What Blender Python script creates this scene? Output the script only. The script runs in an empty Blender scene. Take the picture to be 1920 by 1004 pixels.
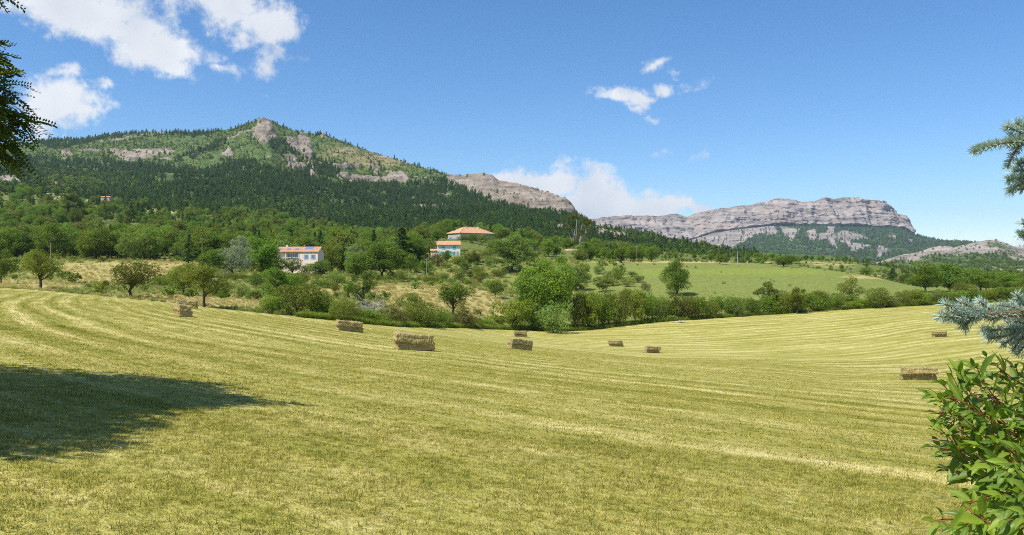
import bpy, math, random
import numpy as np
from mathutils import Vector, Matrix

# ---------------------------------------------------------------- camera, sky, sun, exposure
sc = bpy.context.scene
EYE = 1.6                      # metres above the grass the photographer stands on
FPX, CU, CV = 1500.0, 960.0, 502.0   # focal length and centre in units of the 1920-wide photograph
cam_d = bpy.data.cameras.new('camera'); cam_d.sensor_width = 36.0
cam_d.lens = FPX / 1920.0 * 36.0
cam_d.clip_start = 0.05; cam_d.clip_end = 40000
cam = bpy.data.objects.new('camera', cam_d); sc.collection.objects.link(cam)
cam.location = (0, 0, EYE); cam.rotation_euler = (math.radians(90), 0, 0)
sc.camera = cam

SUN_EL = math.radians(56.0)
SUN_H = Vector((-0.80, -0.60, 0)).normalized()
TO_SUN = Vector((SUN_H.x * math.cos(SUN_EL), SUN_H.y * math.cos(SUN_EL), math.sin(SUN_EL)))
sun_d = bpy.data.lights.new('sun', 'SUN'); sun_d.energy = 4.6; sun_d.angle = math.radians(0.53)
sun_d.color = (1.0, 0.955, 0.88)
sun = bpy.data.objects.new('sun', sun_d); sc.collection.objects.link(sun)
sun.rotation_euler = (-TO_SUN).to_track_quat('-Z', 'Y').to_euler()
sun.location = (-30, -10, 60)

vs = sc.view_settings
vs.view_transform = 'Standard'; vs.look = 'None'; vs.exposure = 0.45; vs.gamma = 1.0
vs.use_curve_mapping = False
sc.render.engine = 'CYCLES'
sc.cycles.use_denoising = False
sc.cycles.filter_width = 1.0; sc.cycles.use_adaptive_sampling = True; sc.cycles.adaptive_threshold = 0.014
sc.cycles.max_bounces = 4; sc.cycles.diffuse_bounces = 2; sc.cycles.glossy_bounces = 2
sc.cycles.transmission_bounces = 3; sc.cycles.volume_bounces = 0; sc.cycles.transparent_max_bounces = 6
sc.cycles.sample_clamp_indirect = 4.0

world = bpy.data.worlds.new('World'); sc.world = world; world.use_nodes = True
SKY_STRENGTH, SKY_SAT, SKY_AIR, SKY_DUST, SKY_OZ = 0.116, 1.19, 0.96, 0.0, 4.6
world.cycles.sampling_method = 'MANUAL'; world.cycles.sample_map_resolution = 256
def build_world():
    nt = world.node_tree; N = nt.nodes; L = nt.links; N.clear()
    out = N.new('ShaderNodeOutputWorld'); bg = N.new('ShaderNodeBackground')
    sky = N.new('ShaderNodeTexSky'); sky.sky_type = 'NISHITA'; sky.sun_disc = False
    sky.sun_elevation = SUN_EL; sky.sun_rotation = math.atan2(TO_SUN.x, TO_SUN.y)
    sky.altitude = 700; sky.air_density = SKY_AIR; sky.dust_density = SKY_DUST; sky.ozone_density = SKY_OZ
    def m(op, a, b=None, c=None, clamp=False):
        n = N.new('ShaderNodeMath'); n.operation = op; n.use_clamp = clamp
        for i, x in enumerate((a, b, c)):
            if x is None: continue
            if isinstance(x, (int, float)): n.inputs[i].default_value = x
            else: L.new(x, n.inputs[i])
        return n.outputs[0]
    tc = N.new('ShaderNodeTexCoord')
    # domain warp so that cloud edges billow
    def noise(scale, detail, rough, vec, dist=0.0):
        n = N.new('ShaderNodeTexNoise'); n.inputs['Scale'].default_value = scale
        n.inputs['Detail'].default_value = detail; n.inputs['Roughness'].default_value = rough
        n.inputs['Distortion'].default_value = dist
        L.new(vec, n.inputs['Vector']); return n
    wn = noise(13.0, 4.0, 0.6, tc.outputs['Generated'])
    wsub = N.new('ShaderNodeVectorMath'); wsub.operation = 'SUBTRACT'
    L.new(wn.outputs['Color'], wsub.inputs[0]); wsub.inputs[1].default_value = (0.5, 0.5, 0.5)
    wscl = N.new('ShaderNodeVectorMath'); wscl.operation = 'SCALE'; wscl.inputs['Scale'].default_value = 0.075
    L.new(wsub.outputs[0], wscl.inputs[0])
    wadd = N.new('ShaderNodeVectorMath'); wadd.operation = 'ADD'
    L.new(tc.outputs['Generated'], wadd.inputs[0]); L.new(wscl.outputs[0], wadd.inputs[1])
    sp = N.new('ShaderNodeSeparateXYZ'); L.new(wadd.outputs[0], sp.inputs[0])
    x, y, z = sp.outputs
    az = m('ARCTAN2', x, y)
    el = m('ARCSINE', z)
    clouds = [  # azimuth and elevation are worked out from where each cloud stands over the mountains
        (110, 6, 105, 46, 1), (210, 45, 110, 52, 1), (285, 85, 110, 42, 1), (318, 118, 72, 26, .9), (395, 122, 46, 13, .45),
        (405, 8, 110, 44, .95), (488, 40, 62, 36, 1), (440, 55, 50, 22, .7),
        (112, 205, 88, 44, 1), (82, 190, 60, 38, 1), (160, 218, 46, 22, .8), (70, 245, 46, 32, .8),
        (112, 140, 40, 13, .5), (196, 163, 20, 10, .45), (525, 112, 30, 20, .32), (500, 128, 18, 10, .25),
        (1150, 176, 38, 14, .75), (1202, 180, 26, 12, .6), (1256, 163, 44, 15, .8), (1232, 118, 22, 9, .42),
        (1272, 128, 18, 7, .38), (1192, 196, 16, 7, .3), (1232, 218, 15, 5, .35), (1284, 290, 20, 9, .22),
        (1010, 336, 72, 32, 1.6), (958, 332, 50, 20, 1.3), (1046, 346, 40, 24, 1.5), (1125, 352, 60, 32, 1.1), (1150, 372, 90, 28, 1.4),
        (1130, 394, 110, 28, 1.7), (1205, 392, 90, 22, 1.6), (1085, 398, 70, 28, 1.6), (1275, 395, 70, 15, 1.4), (1850, 446, 28, 9, .4),
        (1912, 456, 32, 18, .6), (-160, 60, 140, 70, 1), (-120, 210, 60, 40, .9), (2150, 330, 90, 30, .8), (2260, 120, 80, 40, .7), (2020, 430, 70, 22, .7)]
    cv = N.new('ShaderNodeCombineXYZ'); L.new(az, cv.inputs[0]); L.new(el, cv.inputs[1])
    acc = None
    for (u, v, ru, rv, w) in clouds:
        tx = (u - CU) / FPX; a0 = math.atan(tx); ca = math.cos(a0)
        e0 = math.atan((CV - v) / FPX * ca)
        ra = 1.22 * ru / FPX * ca * ca; re = 1.22 * rv / FPX * ca
        vm = N.new('ShaderNodeVectorMath'); vm.operation = 'MULTIPLY_ADD'; L.new(cv.outputs[0], vm.inputs[0])
        vm.inputs[1].default_value = (1 / ra, 1 / re, 0); vm.inputs[2].default_value = (-a0 / ra, -e0 / re, 0)
        dt = N.new('ShaderNodeVectorMath'); dt.operation = 'LENGTH'; L.new(vm.outputs[0], dt.inputs[0])
        d = m('MULTIPLY_ADD', dt.outputs['Value'], -w, w)
        acc = d if acc is None else m('MAXIMUM', acc, d)
    tn = noise(9.0, 3.0, 0.5, tc.outputs['Generated'])
    # a few loose fair-weather clouds over the rest of the dome
    gen = m('MULTIPLY_ADD', tn.outputs['Fac'], 9.0, -5.4)
    gen = m('MULTIPLY_ADD', m('LESS_THAN', m('ABSOLUTE', az), 0.8), -20.0, gen)
    acc = m('MAXIMUM', acc, gen)
    fn = noise(24.0, 6.0, 0.66, tc.outputs['Generated'])
    dens = m('ADD', acc, m('MULTIPLY', m('MULTIPLY_ADD', fn.outputs['Fac'], 2.4, -1.10), 1.0))
    mr = N.new('ShaderNodeMapRange'); mr.interpolation_type = 'SMOOTHSTEP'
    mr.inputs['From Min'].default_value = 0.0; mr.inputs['From Max'].default_value = 0.72
    L.new(dens, mr.inputs['Value'])
    alpha = mr.outputs[0]
    # cloud tone: sunlit white and shaded grey painted in, spread by noise
    ramp = N.new('ShaderNodeMix'); ramp.data_type = 'RGBA'
    ramp.inputs[6].default_value = (0.52, 0.56, 0.62, 1); ramp.inputs[7].default_value = (0.72, 0.735, 0.75, 1)
    L.new(m('MULTIPLY', m('SUBTRACT', tn.outputs['Fac'], 0.32), 3.2, clamp=True), ramp.inputs[0])
    hs = N.new('ShaderNodeHueSaturation'); hs.inputs['Saturation'].default_value = SKY_SAT; L.new(sky.outputs[0], hs.inputs['Color'])
    skys = N.new('ShaderNodeVectorMath'); skys.operation = 'SCALE'; skys.inputs['Scale'].default_value = SKY_STRENGTH
    L.new(hs.outputs[0], skys.inputs[0])
    mix = N.new('ShaderNodeMix'); mix.data_type = 'RGBA'
    L.new(m('MULTIPLY', alpha, 0.97), mix.inputs[0]); L.new(skys.outputs[0], mix.inputs[6]); L.new(ramp.outputs[2], mix.inputs[7])
    L.new(mix.outputs[2], bg.inputs['Color']); bg.inputs['Strength'].default_value = 1.0
    L.new(bg.outputs[0], out.inputs[0])
build_world()

# ---------------------------------------------------------------- helpers
rng = np.random.default_rng(7)
COL = sc.collection
def tag(o, label=None, cat=None, group=None, kind=None):
    if label: o['label'] = label
    if cat: o['category'] = cat
    if group: o['group'] = group
    if kind: o['kind'] = kind
    return o
def mesh_of(name, V, F, mats=(), attrs=None, smooth=False, midx=None):
    """V (n,3); F: (m,k) array or list of such arrays"""
    V = np.asarray(V, np.float32)
    if isinstance(F, np.ndarray): F = [F]
    F = [np.asarray(f, np.int32) for f in F if len(f)]
    me = bpy.data.meshes.new(name)
    me.vertices.add(len(V)); me.vertices.foreach_set('co', V.ravel())
    nl = sum(f.size for f in F); npoly = sum(len(f) for f in F)
    if nl:
        me.loops.add(nl); me.polygons.add(npoly)
        me.loops.foreach_set('vertex_index', np.concatenate([f.ravel() for f in F]))
        tot = np.concatenate([np.full(len(f), f.shape[1], np.int32) for f in F])
        st = np.concatenate([[0], np.cumsum(tot)[:-1]]).astype(np.int32)
        me.polygons.foreach_set('loop_start', st)
        if midx is not None: me.polygons.foreach_set('material_index', np.asarray(midx, np.int32))
        me.polygons.foreach_set('use_smooth', np.full(npoly, smooth, bool))
    for k, a in (attrs or {}).items():
        a = np.asarray(a, np.float32)
        if a.ndim == 1:
            at = me.attributes.new(k, 'FLOAT', 'POINT'); at.data.foreach_set('value', a)
        else:
            at = me.attributes.new(k, 'FLOAT_VECTOR', 'POINT'); at.data.foreach_set('vector', a.ravel())
    for mt in mats: me.materials.append(mt)
    me.update(calc_edges=True); me.validate()
    return me
def link(name, data, parent=None, loc=None, rz=0.0, scale=None):
    o = bpy.data.objects.new(name, data); COL.objects.link(o)
    if parent is not None: o.parent = parent
    if loc is not None: o.location = loc
    if rz: o.rotation_euler = (0, 0, rz)
    if scale is not None: o.scale = scale if hasattr(scale, '__len__') else (scale,) * 3
    return o
def empty(name, loc, rz=0.0, scale=None):
    o = link(name, None, None, loc, rz, scale); o.empty_display_size = 0.3
    return o
class MB:
    """collects primitive shapes into one mesh"""
    def __init__(s): s.V = []; s.Q = []; s.T = []; s.n = 0
    def add(s, V, Q=None, T=None):
        V = np.asarray(V, float)
        s.V.append(V)
        if Q is not None and len(Q): s.Q.append(np.asarray(Q) + s.n)
        if T is not None and len(T): s.T.append(np.asarray(T) + s.n)
        s.n += len(V); return s
    def box(s, x0, x1, y0, y1, z0, z1):
        x0, x1 = min(x0, x1), max(x0, x1)
        V = [(x, y, z) for z in (z0, z1) for y in (y0, y1) for x in (x0, x1)]
        return s.add(V, [(0, 2, 3, 1), (4, 5, 7, 6), (0, 1, 5, 4), (2, 6, 7, 3), (0, 4, 6, 2), (1, 3, 7, 5)])
    def tube(s, pts, rad, sides=6):
        V, Q = tube(pts, rad, sides); return s.add(V, Q)
    def build(s, name, mat, parent=None, smooth=False):
        F = []
        if s.Q: F.append(np.concatenate(s.Q))
        if s.T: F.append(np.concatenate(s.T))
        return link(name, mesh_of(name, np.concatenate(s.V), F, [mat], smooth=smooth), parent)
def tube(pts, rad, sides=6):
    P = np.asarray(pts, float); n = len(P); R = np.broadcast_to(np.asarray(rad, float), (n,))
    T = np.gradient(P, axis=0); T /= np.linalg.norm(T, axis=1, keepdims=True) + 1e-9
    ref = np.array([0.31, 0.23, 0.92]) if abs(T[:, 2]).mean() < 0.8 else np.array([0.93, 0.31, 0.1])
    A = np.cross(T, ref); A /= np.linalg.norm(A, axis=1, keepdims=True) + 1e-9
    B = np.cross(T, A)
    a = np.linspace(0, 2 * np.pi, sides, endpoint=False)
    V = P[:, None, :] + R[:, None, None] * (np.cos(a)[None, :, None] * A[:, None, :] + np.sin(a)[None, :, None] * B[:, None, :])
    i = np.arange(n - 1)[:, None] * sides; j = np.arange(sides)[None, :]; k = (j + 1) % sides
    Q = np.stack([i + j, i + k, i + sides + k, i + sides + j], -1).reshape(-1, 4)
    return V.reshape(-1, 3), Q
def norm(v): return v / (np.linalg.norm(v, axis=-1, keepdims=True) + 1e-9)
# gradient noise
_perm = np.random.default_rng(99).permutation(256); _perm = np.concatenate([_perm, _perm, _perm])
_grad = norm(np.random.default_rng(98).normal(size=(256, 3)))
def perlin(p):
    p = np.asarray(p, float); sh = p.shape[:-1]; p = p.reshape(-1, 3)
    i = np.floor(p).astype(int); f = p - i; i &= 255
    w = f * f * f * (f * (f * 6 - 15) + 10)
    out = np.zeros(len(p))
    for dx in (0, 1):
        for dy in (0, 1):
            for dz in (0, 1):
                h = _perm[_perm[_perm[(i[:, 0] + dx) & 255] + ((i[:, 1] + dy) & 255)] + ((i[:, 2] + dz) & 255)]
                g = _grad[h]
                d = (g * (f - np.array([dx, dy, dz]))).sum(1)
                ww = (w[:, 0] if dx else 1 - w[:, 0]) * (w[:, 1] if dy else 1 - w[:, 1]) * (w[:, 2] if dz else 1 - w[:, 2])
                out += ww * d
    return (out * 1.6).reshape(sh)
def fbm(p, octv=4, lac=2.1, gain=0.5, ridged=False):
    s = 0.0; a = 1.0; t = 0.0; p = np.asarray(p, float)
    for k in range(octv):
        n = perlin(p + 17.3 * k)
        if ridged: n = 1 - 2 * np.abs(n)
        s = s + a * n; t += a; a *= gain; p = p * lac
    return s / t
def sstep(a, b, x):
    t = np.clip((x - a) / (b - a), 0, 1); return t * t * (3 - 2 * t)
def pchip(x, y, q):
    x = np.asarray(x, float); y = np.asarray(y, float); q = np.clip(q, x[0], x[-1])
    h = np.diff(x); d = np.diff(y) / h; m = np.zeros(len(x))
    for k in range(1, len(x) - 1):
        if d[k - 1] * d[k] > 0:
            w1 = 2 * h[k] + h[k - 1]; w2 = h[k] + 2 * h[k - 1]
            m[k] = (w1 + w2) / (w1 / d[k - 1] + w2 / d[k])
    m[0] = d[0]; m[-1] = d[-1]
    i = np.clip(np.searchsorted(x, q) - 1, 0, len(x) - 2)
    t = (q - x[i]) / h[i]
    return ((2 * t**3 - 3 * t**2 + 1) * y[i] + (t**3 - 2 * t**2 + t) * h[i] * m[i]
            + (-2 * t**3 + 3 * t**2) * y[i + 1] + (t**3 - t**2) * h[i] * m[i + 1])
def in_poly(poly, u, v):
    poly = np.asarray(poly, float); c = np.zeros(np.shape(u), bool)
    x1, y1 = poly[-1]
    for x0, y0 in poly:
        cond = ((y0 > v) != (y1 > v)) & (u < (x1 - x0) * (v - y0) / (y1 - y0 + 1e-12) + x0)
        c ^= cond; x1, y1 = x0, y0
    return c

# ---------------------------------------------------------------- node helpers and materials
class NT:
    def __init__(s, tree): s.t = tree; s.N = tree.nodes; s.L = tree.links
    def new(s, t): return s.N.new(t)
    def put(s, sock, x):
        if x is None: return
        if isinstance(x, bpy.types.NodeSocket): s.L.new(x, sock)
        elif sock.type == 'RGBA' and not hasattr(x, '__len__'): sock.default_value = (x, x, x, 1)
        elif sock.type == 'RGBA' and len(x) == 3: sock.default_value = (*x, 1)
        else: sock.default_value = x
    def math(s, op, a, b=None, c=None, clamp=False):
        n = s.new('ShaderNodeMath'); n.operation = op; n.use_clamp = clamp
        for i, x in enumerate((a, b, c)): s.put(n.inputs[i], x)
        return n.outputs[0]
    def mix(s, f, a, b, mode='MIX'):
        n = s.new('ShaderNodeMix'); n.data_type = 'RGBA'; n.blend_type = mode
        s.put(n.inputs[0], f); s.put(n.inputs[6], a); s.put(n.inputs[7], b); return n.outputs[2]
    def noise(s, scale, detail=4, rough=0.55, vec=None, dist=0.0, out='Fac'):
        n = s.new('ShaderNodeTexNoise'); n.inputs['Scale'].default_value = scale
        n.inputs['Detail'].default_value = detail; n.inputs['Roughness'].default_value = rough
        n.inputs['Distortion'].default_value = dist
        if vec is not None: s.L.new(vec, n.inputs['Vector'])
        return n.outputs[out]
    def ramp(s, x, a, b, smooth=True):
        n = s.new('ShaderNodeMapRange'); n.interpolation_type = 'SMOOTHSTEP' if smooth else 'LINEAR'
        n.inputs['From Min'].default_value = a; n.inputs['From Max'].default_value = b
        s.put(n.inputs['Value'], x); return n.outputs[0]
    def attr(s, name, kind='GEOMETRY', out='Fac'):
        n = s.new('ShaderNodeAttribute'); n.attribute_name = name; n.attribute_type = kind; return n.outputs[out]
    def pos(s): return s.new('ShaderNodeNewGeometry').outputs['Position']
    def scalev(s, vec, k):
        n = s.new('ShaderNodeVectorMath'); n.operation = 'MULTIPLY'; s.L.new(vec, n.inputs[0]); n.inputs[1].default_value = k
        return n.outputs[0]
    def bump(s, h, strength=0.5, dist=0.1):
        n = s.new('ShaderNodeBump'); n.inputs['Strength'].default_value = strength; n.inputs['Distance'].default_value = dist
        s.L.new(h, n.inputs['Height']); return n.outputs[0]
def new_mat(name):
    m = bpy.data.materials.new(name); m.use_nodes = True
    nt = NT(m.node_tree); b = nt.N['Principled BSDF']
    return m, nt, b
def plain(name, col, rough=0.7, var=0.12, scale=3.0, spec=0.3, bump=0.0, coord='Object', metal=0.0):
    m, nt, b = new_mat(name)
    tc = nt.new('ShaderNodeTexCoord')
    n = nt.noise(scale, 5, 0.6, tc.outputs[coord])
    c = nt.mix(nt.ramp(n, 0.3, 0.7), [x * (1 - var) for x in col], [min(1, x * (1 + var)) for x in col])
    nt.put(b.inputs['Base Color'], c); b.inputs['Roughness'].default_value = rough
    b.inputs['Specular IOR Level'].default_value = spec; b.inputs['Metallic'].default_value = metal
    if bump: nt.L.new(nt.bump(n, bump, 0.05), b.inputs['Normal'])
    return m
def leaf_mat(name, dark, light, trans=0.44, rough=0.55, spec=0.25, objvar=0.5, tcol=None, inst=False):
    m, nt, b = new_mat(name)
    tone = nt.attr('tone')
    oi = nt.new('ShaderNodeObjectInfo').outputs['Random']
    f = nt.math('ADD', nt.math('MULTIPLY', tone, 1 - objvar), nt.math('MULTIPLY', oi, objvar), clamp=True)
    c = nt.mix(f, dark, light)
    hs = nt.new('ShaderNodeHueSaturation'); nt.L.new(c, hs.inputs['Color'])
    nt.put(hs.inputs['Hue'], nt.math('MULTIPLY_ADD', oi, 0.03, 0.487))
    c = hs.outputs[0]
    nt.put(b.inputs['Base Color'], c); b.inputs['Roughness'].default_value = rough
    b.inputs['Specular IOR Level'].default_value = spec
    tr = nt.new('ShaderNodeBsdfTranslucent')
    tc = nt.mix(1.0, c, tcol or (1.25, 1.25, 0.55), 'MULTIPLY'); nt.put(tr.inputs['Color'], tc)
    ms = nt.new('ShaderNodeMixShader'); ms.inputs[0].default_value = trans
    nt.L.new(b.outputs[0], ms.inputs[1]); nt.L.new(tr.outputs[0], ms.inputs[2])
    nt.L.new(ms.outputs[0], nt.N['Material Output'].inputs[0])
    return m
# ---------------------------------------------------------------- terrain: heights along lines of sight, then one continuous sheet
COLS = {
 -700: [(2, 1500), (5, 980), (10, 735), (20, 622), (40, 566), (70, 543), (110, 530), (150, 525), (250, 488), (400, 455), (600, 410), (800, 375), (1100, 372), (1500, 400), (3000, 470)],
 0:    [(2, 1640), (5, 1020), (10, 762), (20, 642), (40, 583), (70, 557), (105, 541), (120, 537), (160, 524), (220, 500), (260, 488), (330, 478), (420, 455), (550, 420), (700, 385), (850, 362), (1000, 362), (1500, 390), (3000, 470)],
 240:  [(2, 1660), (5, 1035), (10, 782), (20, 664), (40, 605), (70, 578), (106, 561), (116, 553), (160, 530), (220, 505), (255, 490), (330, 484), (450, 455), (600, 428), (720, 405), (850, 385), (1000, 385), (1500, 410), (3000, 470)],
 480:  [(2, 1690), (5, 1050), (10, 802), (20, 689), (40, 629), (66, 602), (100, 587), (110, 579), (150, 556), (200, 532), (250, 511), (300, 498), (420, 470), (550, 445), (700, 425), (850, 408), (1000, 408), (1500, 430), (3000, 470)],
 720:  [(2, 1710), (5, 1070), (10, 825), (20, 712), (40, 655), (60, 634), (85, 620), (110, 611), (120, 604), (150, 576), (200, 546), (250, 521), (300, 506), (380, 486), (480, 470), (650, 456), (850, 446), (1000, 446), (1500, 456), (3000, 480)],
 850:  [(2, 1720), (5, 1078), (10, 836), (20, 723), (40, 665), (55, 650), (90, 634), (130, 615), (140, 607), (170, 580), (200, 557), (250, 528), (300, 500), (333, 478), (400, 458), (440, 449), (520, 446), (700, 448), (850, 450), (1000, 452), (1500, 460), (3000, 480)],
 960:  [(2, 1725), (5, 1086), (10, 847), (20, 734), (40, 677), (61, 658), (90, 648), (132, 631), (148, 619), (158, 611), (200, 572), (250, 536), (300, 508), (340, 490), (400, 474), (520, 460), (700, 455), (850, 454), (1000, 456), (1500, 464), (3000, 482)],
 1080: [(2, 1740), (5, 1100), (10, 858), (20, 745), (40, 688), (61, 671), (90, 660), (132, 639), (155, 621), (166, 611), (200, 573), (260, 530), (320, 498), (380, 483), (480, 470), (700, 462), (850, 461), (1000, 463), (1500, 470), (3000, 486)],
 1220: [(2, 1760), (5, 1115), (10, 872), (20, 758), (40, 700), (70, 678), (110, 660), (140, 634), (168, 605), (178, 597), (205, 562), (260, 522), (320, 499), (365, 490), (430, 488), (550, 478), (700, 472), (850, 470), (1000, 472), (1500, 480), (3000, 492)],
 1440: [(2, 1790), (5, 1130), (10, 892), (20, 779), (40, 719), (60, 698), (90, 677), (112, 662), (135, 637), (160, 609), (185, 591), (197, 581), (230, 549), (290, 516), (350, 500), (385, 496), (460, 503), (580, 494), (700, 485), (760, 486), (1000, 497), (1500, 500), (3000, 503)],
 1600: [(2, 1810), (5, 1150), (10, 908), (20, 796), (40, 735), (60, 713), (90, 683), (115, 656), (140, 628), (165, 601), (195, 581), (207, 572), (235, 553), (280, 528), (330, 513), (380, 513), (450, 518), (580, 504), (700, 492), (760, 493), (1000, 502), (1500, 504), (3000, 505)],
 1740: [(2, 1830), (5, 1160), (10, 920), (20, 808), (40, 746), (58, 714), (90, 684), (115, 646), (135, 622), (165, 596), (205, 573), (216, 568), (240, 554), (280, 541), (330, 540), (450, 537), (600, 520), (760, 510), (1000, 508), (1500, 508), (3000, 507)],
 1920: [(2, 1850), (5, 1175), (10, 937), (20, 824), (40, 760), (70, 704), (100, 659), (127, 627), (165, 594), (215, 566), (226, 561), (260, 552), (330, 545), (450, 538), (600, 525), (760, 515), (1000, 512), (1500, 511), (3000, 509)],
 2700: [(2, 1950), (5, 1220), (10, 970), (20, 850), (40, 775), (70, 700), (100, 650), (127, 618), (165, 587), (215, 560), (260, 548), (330, 543), (450, 538), (600, 528), (760, 520), (1000, 515), (1500, 512), (3000, 510)],
}
_UK = sorted(COLS); _LY = np.linspace(math.log(2), math.log(3000), 900); _UD = np.linspace(-700, 2700, 681)
_tab = np.stack([pchip([math.log(a) for a, b in COLS[k]], [-(b - CV) / FPX * a for a, b in COLS[k]], _LY) for k in _UK])
_TAB = np.stack([pchip(_UK, _tab[:, j], _UD) for j in range(len(_LY))], 1)     # (u, logY) -> height under the eye
def ground_h(u, Y):
    """height of the ground below the eye for sight column u, distance Y (a smooth table)"""
    u = np.asarray(u, float); Y = np.asarray(Y, float)
    a = np.clip((u - _UD[0]) / (_UD[1] - _UD[0]), 0, len(_UD) - 1.001); i = a.astype(int); a = a - i
    b = np.clip((np.log(np.maximum(Y, 1e-3)) - _LY[0]) / (_LY[1] - _LY[0]), 0, len(_LY) - 1.001); j = b.astype(int); b = b - j
    h = (_TAB[i, j] * (1 - a) * (1 - b) + _TAB[i + 1, j] * a * (1 - b) + _TAB[i, j + 1] * (1 - a) * b + _TAB[i + 1, j + 1] * a * b)
    near = sstep(0.0, 2.0, Y)
    return -1.6 * (1 - near) + h * near
TMAX = math.atan((2700 - CU) / FPX)
def ground_z(X, Y):
    X = np.asarray(X, float); Y = np.asarray(Y, float)
    r = np.hypot(X, Y); th = np.arctan2(X, Y)
    tc = np.clip(th, -math.atan((CU + 700) / FPX), TMAX)
    over = np.clip((np.abs(th) - np.abs(tc)) / 2.0, 0, 1)
    u = CU + FPX * np.tan(tc); u = u * (1 - over) + CU * over
    Ye = r * np.cos(tc)
    z = ground_h(u, Ye)
    far = sstep(30, 200, r)
    p = np.stack([X, Y, 0 * X], -1)
    z = z + 0.035 * (1 - far) * fbm(p / 2.7, 3) + far * 0.5 * fbm(p / 33.0, 3) * sstep(100, 400, r)
    return z + EYE
EDGE_U = [-700, 0, 240, 480, 600, 720, 850, 960, 1080, 1220, 1440, 1600, 1740, 1920, 2700]
EDGE_Y = [110, 105, 106, 100, 104, 110, 130, 148, 155, 167, 185, 196, 205, 215, 230]
def edge_y(u): return pchip(EDGE_U, EDGE_Y, np.asarray(u, float))
def to_uv(X, Y, Z): return CU + FPX * X / Y, CV - FPX * (Z - EYE) / Y
def seat(u, v, lo=4.0, hi=900.0):
    """ground point whose foot shows at picture position (u, v)"""
    Y = np.exp(np.linspace(math.log(lo), math.log(hi), 1500)); X = (u - CU) / FPX * Y
    vv = CV - FPX * (ground_z(X, Y) - EYE) / Y
    k = np.argmax(vv <= v) if (vv <= v).any() else len(Y) - 1
    return float(X[k]), float(Y[k]), float(ground_z(X[k], Y[k]))
def at(u, v, Y): return np.array([(u - CU) / FPX * Y, Y, EYE + (CV - v) / FPX * Y])

def blobs(u, v, L):
    s = np.zeros(np.shape(u))
    for (a, b, ra, rb, w) in L: s = np.maximum(s, w * np.exp(-((u - a) / ra) ** 2 - ((v - b) / rb) ** 2))
    return s
DRY = [(250, 566, 330, 15, 1), (0, 538, 150, 14, 1), (210, 512, 160, 22, .95), (310, 495, 70, 9, .9), (830, 562, 120, 28, 1), (740, 548, 90, 18, .8), (905, 578, 60, 20, 1),
       (620, 545, 60, 13, .5), (1330, 492, 330, 2.5, .8), (1640, 520, 90, 5, .7), (870, 514, 70, 3, .8), (180, 431, 150, 5, 1), (340, 392, 80, 9, 1), (190, 372, 120, 7, 1), (620, 417, 60, 8, .5), (1560, 498, 90, 8, .55), (1110, 540, 60, 12, .35)]
LUSH = [(1420, 510, 210, 8, 1), (1240, 512, 60, 12, .8), (1180, 497, 90, 5, .5), (1120, 498, 50, 5, .5), (560, 560, 120, 12, .3), (240, 538, 80, 4, .5)]

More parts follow.
